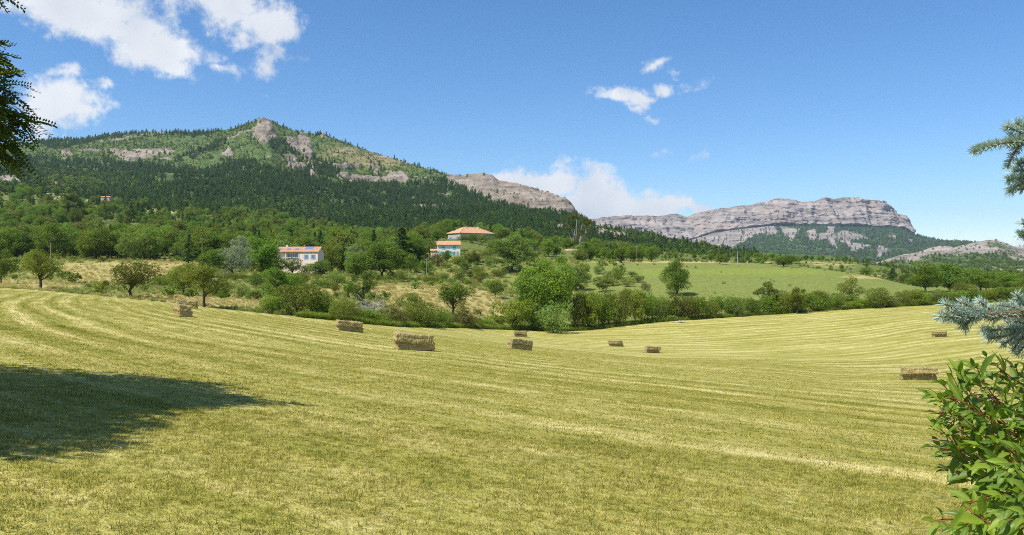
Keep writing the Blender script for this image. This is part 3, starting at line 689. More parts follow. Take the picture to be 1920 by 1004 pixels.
def px_plant(name, proto, u, vb, vt, w, label, cat='tree', group=None, rz=None, parts=('trunk', 'crown'), Y=None):
    if Y is None: X, Y, Z = seat(u, vb)
    else: X = (u - CU) / FPX * Y; Z = float(ground_z(X, Y))
    top = EYE + (CV - vt) / FPX * Y
    return plant(name, proto, (X, Y, Z), top - Z, w / 2 / FPX * Y, label, cat, group, rz, parts)

# --- scatter of uncountable growth: points that carry instances
def scatter(name, P, rz, scale, pick, protos, label, cat, tilt=None):
    me = bpy.data.meshes.new(name); me.vertices.add(len(P)); me.vertices.foreach_set('co', np.asarray(P, np.float32).ravel())
    rot = np.zeros((len(P), 3), np.float32); rot[:, 2] = rz
    if tilt is not None: rot[:, :2] = tilt
    a = me.attributes.new('rot', 'FLOAT_VECTOR', 'POINT'); a.data.foreach_set('vector', rot.ravel())
    scale = np.asarray(scale, np.float32); scale = np.repeat(scale[:, None], 3, 1) if scale.ndim == 1 else scale
    a = me.attributes.new('scl', 'FLOAT_VECTOR', 'POINT'); a.data.foreach_set('vector', scale.ravel())
    a = me.attributes.new('pick', 'INT', 'POINT'); a.data.foreach_set('value', np.asarray(pick, np.int32))
    o = link(name, me)
    col = bpy.data.collections.new(name + '_kinds')
    for i, pr in enumerate(protos):
        ob = bpy.data.objects.new('%s_kind_%02d' % (name, i), pr); col.objects.link(ob)
    g = bpy.data.node_groups.new(name + '_scatter', 'GeometryNodeTree')
    g.interface.new_socket('Geometry', in_out='INPUT', socket_type='NodeSocketGeometry')
    g.interface.new_socket('Geometry', in_out='OUTPUT', socket_type='NodeSocketGeometry')
    N = g.nodes; L = g.links
    gi = N.new('NodeGroupInput'); go = N.new('NodeGroupOutput'); ip = N.new('GeometryNodeInstanceOnPoints')
    ci = N.new('GeometryNodeCollectionInfo'); ci.inputs['Collection'].default_value = col
    ci.inputs['Separate Children'].default_value = True; ci.inputs['Reset Children'].default_value = True
    def na(nm, dt):
        n = N.new('GeometryNodeInputNamedAttribute'); n.data_type = dt; n.inputs['Name'].default_value = nm; return n.outputs[0]
    L.new(gi.outputs[0], ip.inputs['Points']); L.new(ci.outputs[0], ip.inputs['Instance'])
    ip.inputs['Pick Instance'].default_value = True
    L.new(na('pick', 'INT'), ip.inputs['Instance Index']); L.new(na('rot', 'FLOAT_VECTOR'), ip.inputs['Rotation']); L.new(na('scl', 'FLOAT_VECTOR'), ip.inputs['Scale'])
    L.new(ip.outputs[0], go.inputs[0])
    md = o.modifiers.new('scatter', 'NODES'); md.node_group = g
    tag(o, label, cat, kind='stuff'); return o
def joined(pr, name):
    """trunk and crown of a prototype as one mesh, for far woods"""
    a, b = pr['trunk'], pr['crown']
    def dat(me):
        V = np.zeros(len(me.vertices) * 3, np.float32); me.vertices.foreach_get('co', V)
        I = np.zeros(len(me.loops), np.int32); me.loops.foreach_get('vertex_index', I); return V.reshape(-1, 3), I.reshape(-1, 4)
    Va, Qa = dat(a); Vb, Qb = dat(b)
    tn = np.zeros(len(Vb), np.float32); b.attributes['tone'].data.foreach_get('value', tn)
    return mesh_of(name, np.concatenate([Va, Vb]), [Qa, Qb + len(Va)], [a.materials[0], b.materials[0]], dict(tone=np.concatenate([0 * Va[:, 0], tn])), midx=[0] * len(Qa) + [1] * len(Qb))

# far, simple kinds (unit: metres, about 10 tall)
FAR_B = [joined(make_tree('far_leafy', 100 + i, 9 + i % 2, 3.6 + 0.4 * (i % 3), 0.8, 9, 330, 1.25, m_, lobe=(0.36, 0.52)), 'far_leafy_%d' % i) for i, m_ in enumerate(('green', 'deep', 'green', 'olive', 'pale', 'lime'))]
FAR_C = [joined(make_conifer('far_pine', 120 + i, 10, 2.9 + 0.4 * i, 320, 1.3, 'pine', 0.08, 0.5 + 0.1 * i), 'far_pine_%d' % i) for i in range(3)]
FAR_S = [joined(make_tree('far_scrub', 130 + i, 3.2, 2.2, 0.1, 7, 130, 0.95, m_, lobe=(0.4, 0.6), tr=0.08), 'far_scrub_%d' % i) for i, m_ in enumerate(('green', 'olive', 'pale', 'deep'))]

PINES = [[(30, 300), (120, 301), (200, 303), (260, 308), (330, 316), (400, 313), (425, 300), (460, 300), (490, 315), (530, 325), (580, 318), (600, 335), (625, 345), (700, 347), (770, 347), (835, 336), (880, 358), (930, 380), (1000, 398), (1075, 408), (1100, 430), (1180, 455), (1300, 483), (1300, 560), (-600, 560), (-600, 320), (0, 320)],
         [(60, 268), (130, 256), (200, 246), (330, 242), (430, 241), (385, 257), (250, 256), (180, 269), (100, 281)], [(325, 302), (420, 262), (432, 268), (350, 307)], [(560, 246), (600, 244), (640, 258), (600, 262)],
         [(500, 268), (530, 262), (560, 285), (600, 300), (640, 312), (630, 335), (580, 335), (540, 318)]]
def forest_mountain():
    P, uu, vv, rock, dry, t = LM; rg = np.random.default_rng(3); n, k = uu.shape
    M = 85000; i = rg.integers(0, 229, M); j = rg.integers(0, k - 1, M)
    fi = rg.random(M)[:, None]; fj = rg.random(M)[:, None]
    p = P[i, j] * (1 - fi) * (1 - fj) + P[i + 1, j] * fi * (1 - fj) + P[i, j + 1] * (1 - fi) * fj + P[i + 1, j + 1] * fi * fj
    u = uu[i, j]; v = vv[i, j]; rk = rock[i, j]; dr = dry[i, j]; tt = t[i, j]
    nz = fbm(p / 120.0, 3); n2 = fbm(p / 300.0 + 31, 3)
    pine = polymask(PINES, u, v + 6 * nz, 2.0)
    clear = blobs(u, v, [(600, 405, 55, 17, 1), (1050, 430, 40, 6, .9), (330, 391, 60, 6, .8), (170, 345, 16, 8, 1)])
    decid = blobs(u, v, [(130, 345, 110, 22, 1), (250, 350, 60, 12, .7), (520, 390, 60, 14, .6), (960, 412, 60, 10, .4)])
    dens = np.where(pine > 0.4, 0.85 * (1 - 0.9 * clear) + 0.1, 0.42 + 0.40 * sstep(-0.2, 0.3, nz + n2))
    dens = dens * np.where(pine > 0.4, 1, 1 - 0.8 * np.clip(dr, 0, 1))
    near_ridge = (v - lut(LR, u)) < 5
    dens = np.where(near_ridge & (u < 650) & (pine <= 0.4), np.maximum(dens, 0.55 * sstep(-0.25, 0.15, nz) + 0.15), dens)
    dens = np.where(rk > 0.5, 0.035, dens * (1 - 0.55 * np.clip(rk, 0, 1)))
    dens = np.where((u > 835) & (v < 400) & (rk > 0.3), 0.02, dens)
    keep = (rg.random(M) < dens) & (tt > 0.02) & (u > -350) & (u < 1420)
    p = p[keep]; pine = pine[keep]; nz = nz[keep]; dc = decid[keep]; cl = clear[keep]; nr = near_ridge[keep]; m = len(p)
    isp = np.where(pine > 0.4, rg.random(m) < (0.93 - 0.75 * dc - 0.3 * cl + 0.2 * nz), rg.random(m) < np.where(nr, 0.22, 0.08))
    sz = np.where(isp, rg.uniform(0.75, 1.25, m), rg.uniform(0.45, 0.85, m) * np.where(pine > 0.4, 1.15, 0.9))
    sz = np.where(~isp & (pine <= 0.4) & ~nr, sz * 0.75, sz)
    pick = np.where(isp, 6 + rg.integers(0, 3, m), rg.integers(0, 6, m))
    s3 = np.stack([sz * rg.uniform(0.9, 1.2, m), sz * rg.uniform(0.9, 1.2, m), sz], 1)
    p[:, 2] -= 0.3
    scatter('forest', p, rg.uniform(0, 6.28, m), s3, pick, FAR_B + FAR_C, 'dark pine forest and scrub covering the wooded mountain', 'forest')
forest_mountain()
def forest_far():
    rg = np.random.default_rng(5)
    for (P, uu, vv, rock, dry, t), M, tm, name, lab in ((MM, 42000, 0.56, 'far_forest', 'blue green forest on the foot slopes of the grey massif'), (RM, 15000, 0.99, 'ridge_scrub', 'scrub and small trees on the pale rocky ridge')):
        n, k = uu.shape; rmax = int((t[:, 0] < tm).sum()) - 1
        i = rg.integers(0, rmax, M); j = rg.integers(0, k - 1, M); fi = rg.random(M)[:, None]; fj = rg.random(M)[:, None]
        p = P[i, j] * (1 - fi) * (1 - fj) + P[i + 1, j] * fi * (1 - fj) + P[i, j + 1] * (1 - fi) * fj + P[i + 1, j + 1] * fi * fj
        rk = rock[i, j]; u = uu[i, j]; v = vv[i, j]
        if name == 'far_forest':
            dens = np.where(rk > 0.4, 0.10, 0.95) * sstep(0.05, 0.2, t[i, j]); sz = rg.uniform(1.1, 2.3, M)
            pick = np.where(rg.random(M) < 0.6, 6 + rg.integers(0, 3, M), rg.integers(0, 6, M))
            hillock = in_poly([(1395, 482), (1420, 458), (1445, 448), (1480, 450), (1530, 470), (1540, 490)], u, v)
            pick = np.where(hillock, rg.integers(0, 3, M), pick)
        else:
            dens = np.where(rk > 0.45, 0.06, 0.75); sz = rg.uniform(0.4, 0.85, M); pick = rg.integers(0, 6, M)
        k_ = (rg.random(M) < dens) & (u < 2350)
        scatter(name, p[k_], rg.uniform(0, 6.28, k_.sum()), sz[k_], pick[k_], FAR_B + FAR_C, lab, 'forest')
forest_far()

# --- prototypes for trees one can tell apart
B = [make_tree('leafy', 1, 10, 4.2, 1.2, 20, 3600, 0.42, 'green'), make_tree('leafy', 2, 10, 3.6, 1.0, 18, 3600, 0.42, 'deep', egg=0.25),
     make_tree('leafy', 3, 10, 4.6, 1.4, 22, 3600, 0.42, 'green', flat=0.7), make_tree('leafy', 4, 10, 3.9, 0.8, 18, 3200, 0.44, 'olive', egg=0.15),
     make_tree('leafy', 5, 10, 4.3, 1.0, 20, 3400, 0.42, 'pale', egg=0.1), make_tree('leafy', 6, 10, 4.0, 1.0, 18, 3400, 0.42, 'deep', flat=0.75)]
CN = [make_conifer('pine', 21, 11, 2.6, 2000, 0.55), make_conifer('pine', 22, 11, 3.0, 2200, 0.55, power=0.7)]
SH = [make_tree('shrub', 31, 3.0, 2.0, 0.1, 16, 2600, 0.20, 'green', tr=0.06, stems=3), make_tree('shrub', 32, 3.0, 2.2, 0.1, 16, 2600, 0.19, 'olive', tr=0.06, stems=3),
      make_tree('shrub', 33, 2.6, 2.3, 0.05, 14, 2400, 0.19, 'deep', tr=0.05, stems=3), make_tree('shrub', 34, 2.8, 2.0, 0.1, 14, 2000, 0.19, 'russet', tr=0.05, stems=4),
      make_tree('shrub', 35, 3.2, 1.9, 0.1, 15, 2400, 0.20, 'lime', tr=0.05, stems=3), make_tree('shrub', 36, 2.8, 2.1, 0.05, 15, 2400, 0.18, 'pale', tr=0.05, stems=3)]
# --- trees that stand out, each with its own build or its own label
def hero():
    orch = dict(H=5.0, th=1.1, leaves=5200, leaf=0.19, mat='olive', tr=0.17, gap=0.12, lobe=(0.26, 0.40), bark=M_BARK, flat=0.8)
    px_plant('fruit_tree', make_tree('orchard_a', 201, R=3.0, nl=22, **orch), 76, 541, 468, 92, 'gnarled fruit tree with wide open crown, leftmost in the orchard row', group='orchard trees', rz=0.3)
    px_plant('fruit_tree', make_tree('orchard_b', 202, R=2.9, nl=20, lean=0.5, **orch), 242, 557, 485, 92, 'fruit tree with forked leaning trunk, second from the left in the orchard row', group='orchard trees', rz=0.0)
    px_plant('fruit_tree', make_tree('orchard_c', 203, R=2.8, nl=20, **orch), 382, 576, 497, 88, 'round fruit tree just behind the hay stack near the field edge', group='orchard trees', rz=1.0)
    px_plant('fruit_tree', make_tree('orchard_d', 204, R=2.6, nl=18, H=5.0, th=1.2, leaves=4600, leaf=0.2, mat='green', tr=0.15, gap=0.05, lobe=(0.28, 0.42)), 850, 594, 527, 74, 'small round fruit tree standing alone in the dry grass below the white house', group='orchard trees', rz=2.0)
    px_plant('leafy_tree', make_tree('lime_tree', 205, 5.2, 3.0, 0.8, 18, 4200, 0.24, 'lime', tr=0.12), 343, 553, 491, 64, 'bright yellow green tree behind the round fruit tree')
    px_plant('leafy_tree', make_tree('edge_tree', 206, 6, 2.6, 0.6, 18, 4200, 0.25, 'deep', tr=0.14), 2, 532, 470, 46, 'dark leafy tree cut by the left edge beside the orchard row')
    big = make_tree('big_tree', 207, 13, 6.2, 0.9, 34, 15000, 0.36, 'green', tr=0.36, lobe=(0.24, 0.36), stems=3, flat=0.95)
    px_plant('leafy_tree', big, 1016, 616, 486, 138, 'largest leafy tree, rising from the hedge in the middle of the picture', rz=0.4)
    px_plant('leafy_tree', make_tree('tall_tree', 208, 12, 4.4, 1.0, 26, 8000, 0.36, 'pale', tr=0.3, gap=0.1), 962, 512, 437, 92, 'tall pale leaved tree directly behind and above the largest tree', rz=1.1)
    px_plant('leafy_tree', make_tree('egg_tree', 209, 9, 4.4, 0.5, 28, 8000, 0.30, 'deep', tr=0.25, egg=0.32, lobe=(0.26, 0.38)), 1267, 553, 487, 66, 'dense egg shaped dark tree standing alone on the green hill', rz=0.2)
    px_plant('leafy_tree', make_tree('slim_tree', 210, 6.5, 2.3, 2.4, 14, 2600, 0.26, 'green', tr=0.16, gap=0.15, flat=0.6, bark=M_BARK_PALE), 1436, 588, 527, 44, 'slender small tree with pale trunk in front of the long hedge', rz=0.9)
    px_plant('leafy_tree', make_tree('yellow_tree', 211, 6.0, 1.7, 0.9, 14, 2400, 0.24, 'lime', tr=0.12, gap=0.1, egg=0.2), 1495, 589, 533, 36, 'narrow yellow green tree in the long hedge', rz=2.2)
    px_plant('leafy_tree', make_tree('loose_tree', 212, 5.5, 3.0, 0.5, 16, 2600, 0.26, 'olive', tr=0.12, gap=0.15), 1597, 566, 519, 54, 'loose olive green bush tree standing above the long hedge', rz=0.5)
    wl = make_tree('willow', 213, 9, 4.6, 0.8, 24, 7000, 0.30, 'willow', tr=0.25, droop=0.5)
    px_plant('willow_tree', wl, 437, 519, 457, 76, 'silvery round willow tree left of the pink house')
    px_plant('willow_tree', make_tree('willow_b', 214, 11, 3.4, 2, 18, 5000, 0.34, 'willow', tr=0.25, droop=0.4), 455, 508, 437, 46, 'taller pale willow poking up behind the silvery round willow')
    px_plant('willow_tree', make_tree('willow_c', 215, 10, 3.6, 1, 18, 5000, 0.36, 'willow', tr=0.2, droop=0.4), 666, 517, 462, 50, 'pale willow top among dark trees right of the pink house')
    px_plant('leafy_tree', B[1], 492, 518, 440, 78, 'dark broad tree between the silvery willow and the pink house')
    px_plant('leafy_tree', B[5], 397, 520, 462, 56, 'dark dense tree in front of the silvery willow')
    px_plant('pine_tree', CN[1], 354, 495, 438, 40, 'dark pine at the top of the dry meadow beside the utility pole')
    px_plant('leafy_tree', make_tree('gold_tree', 216, 9, 3.4, 0.6, 20, 5000, 0.30, 'lime', tr=0.2, egg=0.25), 622, 512, 456, 52, 'yellowish conical tree touching the right end of the pink house')
    px_plant('leafy_tree', B[1], 600, 520, 486, 44, 'low green tree in front of the right end of the pink house')
    px_plant('leafy_tree', B[5], 716, 523, 446, 92, 'broad dark tree in the garden right of the pink house')
    px_plant('leafy_tree', B[0], 668, 521, 474, 60, 'leafy tree beneath the pale willow top right of the pink house')
    for (u, vb, vt, w, lab) in ((524, 519, 481, 44, 'left end of the front of the pink house'), (549, 519, 485, 38, 'middle of the front of the pink house'), (574, 520, 495, 36, 'front of the pink house under its two shuttered windows')): px_plant('leafy_tree', B[[0, 4, 0][int(u) % 3]], u, vb, vt, w, 'low leafy tree hiding the ' + lab, Y=246)
    for (u, vt, w, lab) in ((884, 437, 22, 'green bush against the long wall of the orange roofed house'), (903, 439, 24, 'yellow green bush against the long wall of the orange roofed house'), (922, 441, 22, 'bush at the right corner of the orange roofed house'), (868, 441, 20, 'bush at the near corner of the orange roofed house')): px_plant('shrub', SH[4 if u == 903 else 0], u, 452, vt, w, lab, 'shrub', Y=424, parts=('stems', 'foliage'))
    px_plant('pine_tree', CN[1], 754, 505, 426, 74, 'tall brown green pine left of the white house')
    px_plant('pine_tree', CN[0], 700, 505, 430, 50, 'dark pine behind the broad dark garden tree')
    px_plant('leafy_tree', B[3], 640, 500, 428, 66, 'olive green tree behind the yellowish conical tree')
    px_plant('leafy_tree', B[1], 780, 500, 440, 44, 'leafy tree at the left edge of the white house garden')
    px_plant('leafy_tree', B[4], 805, 478, 448, 44, 'pale bushy tree uphill left of the white house')
    px_plant('leafy_tree', B[1], 520, 573, 497, 62, 'dark tree rising from the shrubs below the pink house')
    px_plant('leafy_tree', B[0], 548, 560, 515, 48, 'small green tree beside the dark tree below the pink house')
    px_plant('leafy_tree', make_tree('thin_tree', 217, 7, 2.8, 0.6, 16, 3400, 0.27, 'deep', tr=0.14, gap=0.1), 680, 572, 507, 52, 'dark small tree above the bleached dead branches')
    px_plant('leafy_tree', make_tree('thin_tree_b', 218, 5, 2.2, 0.5, 12, 1800, 0.27, 'green', tr=0.12, gap=0.1), 655, 560, 523, 30, 'small green tree just left of the tree above the dead branches')
    px_plant('leafy_tree', make_tree('light_tree', 219, 4.5, 2.5, 0.5, 16, 2600, 0.22, 'green', tr=0.1, gap=0.25), 772, 592, 549, 62, 'light open tree over the hedge shrubs left of the lone fruit tree')
    for (u, vb, vt, w, k, lab) in ((838, 492, 468, 18, 1, 'small dark bush tree in front of the white house'), (878, 505, 474, 28, 3, 'thin olive tree downhill right of the white house'), (798, 517, 486, 34, 5, 'dark tree beside the pole below the white house'),
                                   (1130, 548, 520, 40, 0, 'green bush tree on the left flank of the green hill'), (1080, 545, 497, 60, 4, 'pale leafy tree touching the right side of the largest tree'), (930, 560, 525, 40, 2, 'leafy tree touching the left side of the largest tree'),
                                   (1735, 548, 492, 66, 0, 'broad green tree at the right end of the green hill'), (1782, 548, 489, 72, 5, 'big dark green tree right of the green hill, left half of a pair'), (1838, 545, 505, 60, 0, 'green tree above the hedge behind the spruce twig'),
                                   (1885, 545, 508, 56, 2, 'green tree above the hedge near the right edge'), (1945, 545, 500, 70, 0, 'leafy tree cut by the right edge'),
                                   (1090, 480, 455, 40, 4, 'pale bush at the foot of the half bare tall tree'), (1350, 496, 476, 26, 2, 'dark bush on the crest of the green hill left of the metal pole'), (1470, 500, 479, 60, 0, 'wide green bush on the crest of the green hill'), (1624, 517, 502, 34, 2, 'low green bush at the right slope of the green hill crest'), (1478, 494, 478, 40, 5, 'dark bush behind the wide green bush on the hill crest')):
        px_plant('leafy_tree', B[k], u, vb, vt, w, lab)
    px_plant('pine_tree', CN[1], 1673, 527, 503, 30, 'small dark pine behind the right slope of the green hill')
    # half bare tall tree on the skyline
    rg = np.random.default_rng(61); mb = MB(); X, Y, Z = seat(1083, 470); root = empty('bare_tree', (X, Y, Z)); s = Y / FPX
    P = []
    for (du, dv, rr) in ((-14, 62, 7), (-4, 64, 6), (12, 56, 6), (18, 46, 7), (-18, 42, 6), (-8, 48, 7), (6, 34, 7), (-2, 20, 8), (22, 54, 4)):
        e = np.array([du * s, rg.normal() * 3 * s, dv * s]); mb.tube(limb_pts((0, 0, -1), e, rg, 7, 0.06, 0), np.linspace(1.9, 0.35, 7) * s, 6)
        d = norm(rg.normal(size=(260, 3))); P.append(e + d * (rg.random(260) ** 0.5 * rr * 1.1 * s)[:, None])
    P = np.concatenate(P); V, Q, tone = diamonds(P, norm(rg.normal(size=P.shape) + [0, 0, 0.5]), 0.85 * rg.uniform(0.6, 1.3, len(P)), rg)
    link('crown', mesh_of('bare_crown', V, Q, [LG['olive']], dict(tone=tone)), root); mb.build('trunk', M_BARK_PALE, root, True)
    tag(root, 'half bare tall tree breaking the skyline between the two mountains', 'tree')
    # bleached dead tree in the shrubs
    X, Y, Z = seat(690, 604); root = empty('dead_tree', (X, Y, Z)); mb = MB()
    for i in range(16):
        e = np.array([rg.normal() * 1.2, rg.normal() * 0.8, rg.uniform(1.6, 3.6)]); lp = limb_pts((rg.normal() * .2, rg.normal() * .2, -0.2), e, rg, 8, 0.3, 0); mb.tube(lp, np.linspace(0.07, 0.02, 8), 5)
        for _ in range(4): mb.tube(limb_pts(lp[rg.integers(3, 7)], e + rg.normal(size=3) * 0.6, rg, 4, 0.2), np.linspace(0.03, 0.01, 4), 4)
    mb.build('branches', plain('bleached_wood', (0.42, 0.38, 0.34), 0.9, 0.2, 5.0), root, True); tag(root, 'bleached dead branches sticking out of the hedge shrubs', 'dead tree')
    # cypress-like pillars and a dark row on the left slope
    cy = make_conifer('cypress', 62, 11, 1.3, 1400, 0.5, 'pine', 0.02, 0.45)
    for i, (u, vb, vt, w) in enumerate(((341, 410, 396, 7), (342, 425, 397, 9))[1:]): px_plant('cypress_tree', cy, u, vb, vt, w, 'slim dark cypress on the left wooded slope')
    for i, (u, vb, vt, w) in enumerate(((246, 415, 380, 26), (258, 414, 379, 22), (266, 418, 383, 30), (284, 416, 388, 18), (297, 416, 384, 20), (310, 416, 389, 16))):
        px_plant('pine_tree', CN[i % 2], u, vb, vt, w, 'dark spruce in the clump on the left wooded slope', group='dark spruces on the left slope')
    px_plant('leafy_tree', make_tree('poplar', 63, 16, 5.0, 1, 30, 7000, 0.5, 'pale', tr=0.3, egg=0.35, lobe=(.26, .38)), 133, 415, 351, 48, 'tallest pale tree standing above the left wood')
hero()

# --- hedge shrubs along the far edge of the field
HEDGE = []
def hedge():
    rg = np.random.default_rng(71)
    kinds = ['green', 'olive', 'dark green', 'russet brown', 'yellow green', 'pale green']
    named = [(560, 591, 533, 110, 1, 'wide olive green shrub mass at the field edge below the pink house'), (510, 588, 553, 60, 0, 'green shrub at the left end of the hedge row'), (600, 594, 545, 60, 0, 'green shrub right of the wide olive shrub mass'),
             (640, 603, 563, 60, 1, 'olive shrub left of the bleached dead branches'), (790, 612, 566, 90, 1, 'broad olive shrub under the light open tree'), (735, 610, 577, 60, 3, 'low russet shrub right of the bleached dead branches'),
             (870, 614, 580, 56, 3, 'low russet shrub right of the lone fruit tree'), (825, 612, 580, 50, 2, 'low dark shrub below the lone fruit tree'), (962, 618, 563, 92, 4, 'bright green bush at the left foot of the largest tree'),
             (1000, 620, 580, 50, 2, 'dark bush between the bright green bush and the round bush'), (1040, 625, 569, 82, 5, 'neat round pale bush in front of the largest tree'), (1645, 578, 540, 52, 1, 'rounded olive bush in a gap of the long hedge')]
    for (u, vb, vt, w, k, lab) in named: px_plant('shrub', SH[k], u, vb, vt, w, lab, 'shrub', 'hedge shrubs', parts=('stems', 'foliage'))
    # the long hedge, shrub beside shrub
    tops = [(1085, 552), (1150, 546), (1200, 552), (1260, 556), (1340, 560), (1420, 553), (1500, 548), (1560, 545), (1600, 550), (1625, 560), (1660, 552), (1720, 543), (1800, 538), (1870, 536), (1960, 530)]
    u = 1082; i = 0
    zones = ((1200, 'shrub in the hedge beside the largest tree'), (1430, 'shrub in the hedge below the lone hill tree'), (1630, 'shrub in the hedge right of the slender pale trunked tree'), (2200, 'shrub in the hedge running to the right edge'))
    while u < 1985:
        for back in (0, 1):
            uu = u + rg.normal() * 4 + back * 9; ye = float(edge_y(uu)) + 2.2 + back * 4.0 + rg.normal() * 0.6
            X = (uu - CU) / FPX * ye; Z = float(ground_z(X, ye)); vt = float(lut(tops, uu)) + rg.normal() * 7 - back * 3 + 5
            top = EYE + (CV - vt) / FPX * ye; w = rg.uniform(34, 52)
            k = int(rg.choice([0, 1, 0, 2, 4, 0, 5, 1, 1, 3, 5]))
            lab = next(l for z_, l in zones if uu < z_)
            plant('shrub', SH[k], (X, ye, Z), max(1.8, top - Z), w / 2 / FPX * ye, kinds[k] + ' ' + lab, 'shrub', kinds[k] + ' ' + lab, parts=('stems', 'foliage'))
        u += rg.uniform(18, 30)
    # low shrubs of the left hedge
    u = 610
    while u < 940:
        ye = float(edge_y(u)) + rg.uniform(2.5, 6); X = (u - CU) / FPX * ye; Z = float(ground_z(X, ye)); k = int(rg.choice([1, 2, 0, 1, 0, 3]))
        lab = kinds[k] + ' low shrub in the hedge between dead branches and largest tree'
        plant('shrub', SH[k], (X, ye, Z), rg.uniform(1.2, 2.4), rg.uniform(1.3, 2.1), lab, 'shrub', lab, parts=('stems', 'foliage')); u += rg.uniform(14, 24)
    # shrubs dotted over the meadow
    spots = [(110, 512, 16), (168, 540, 10), (270, 548, 14), (300, 535, 24), (320, 530, 22), (430, 545, 28), (455, 552, 26), (480, 540, 30), (500, 535, 22), (470, 560, 24), (420, 560, 20), (440, 526, 26), (425, 530, 22), (600, 540, 26), (630, 548, 22), (640, 530, 30), (565, 535, 30), (585, 570, 26),
             (700, 535, 22), (730, 530, 24), (690, 545, 20), (760, 530, 26), (800, 530, 24), (830, 528, 22), (860, 525, 26), (900, 530, 26), (920, 545, 30), (895, 515, 24), (870, 510, 22), (850, 512, 18), (915, 500, 30), (940, 520, 26), (760, 512, 20), (780, 505, 26), (820, 500, 30), (860, 495, 24), (890, 490, 26), (910, 485, 24), (835, 505, 20),
             (1100, 530, 26), (1150, 535, 30), (1180, 540, 24), (1200, 530, 20), (1120, 515, 22), (1160, 525, 26), (1210, 545, 20), (1060, 520, 30), (1050, 500, 26), (1185, 520, 14), (730, 505, 24), (745, 520, 20)]
    for (u, vb, w) in spots:
        u += rg.normal() * 3; k = int(rg.choice([0, 1, 2, 1, 5, 3])); X, Y, Z = seat(u, vb + rg.normal() * 1.5)
        zone = 'in the meadow left of the pink house' if u < 510 else 'on the slope below the pink house' if u < 680 else 'in the dry meadow below the white house' if u < 1000 else 'on the rough left flank of the green hill'
        lab = '%s small shrub %s' % (kinds[k], zone); w *= rg.uniform(0.8, 1.3)
        plant('shrub', SH[k], (X, Y, Z), w * rg.uniform(0.45, 0.8) / FPX * Y, w * 0.55 / FPX * Y, lab, 'shrub', lab, parts=('stems', 'foliage'))
hedge()

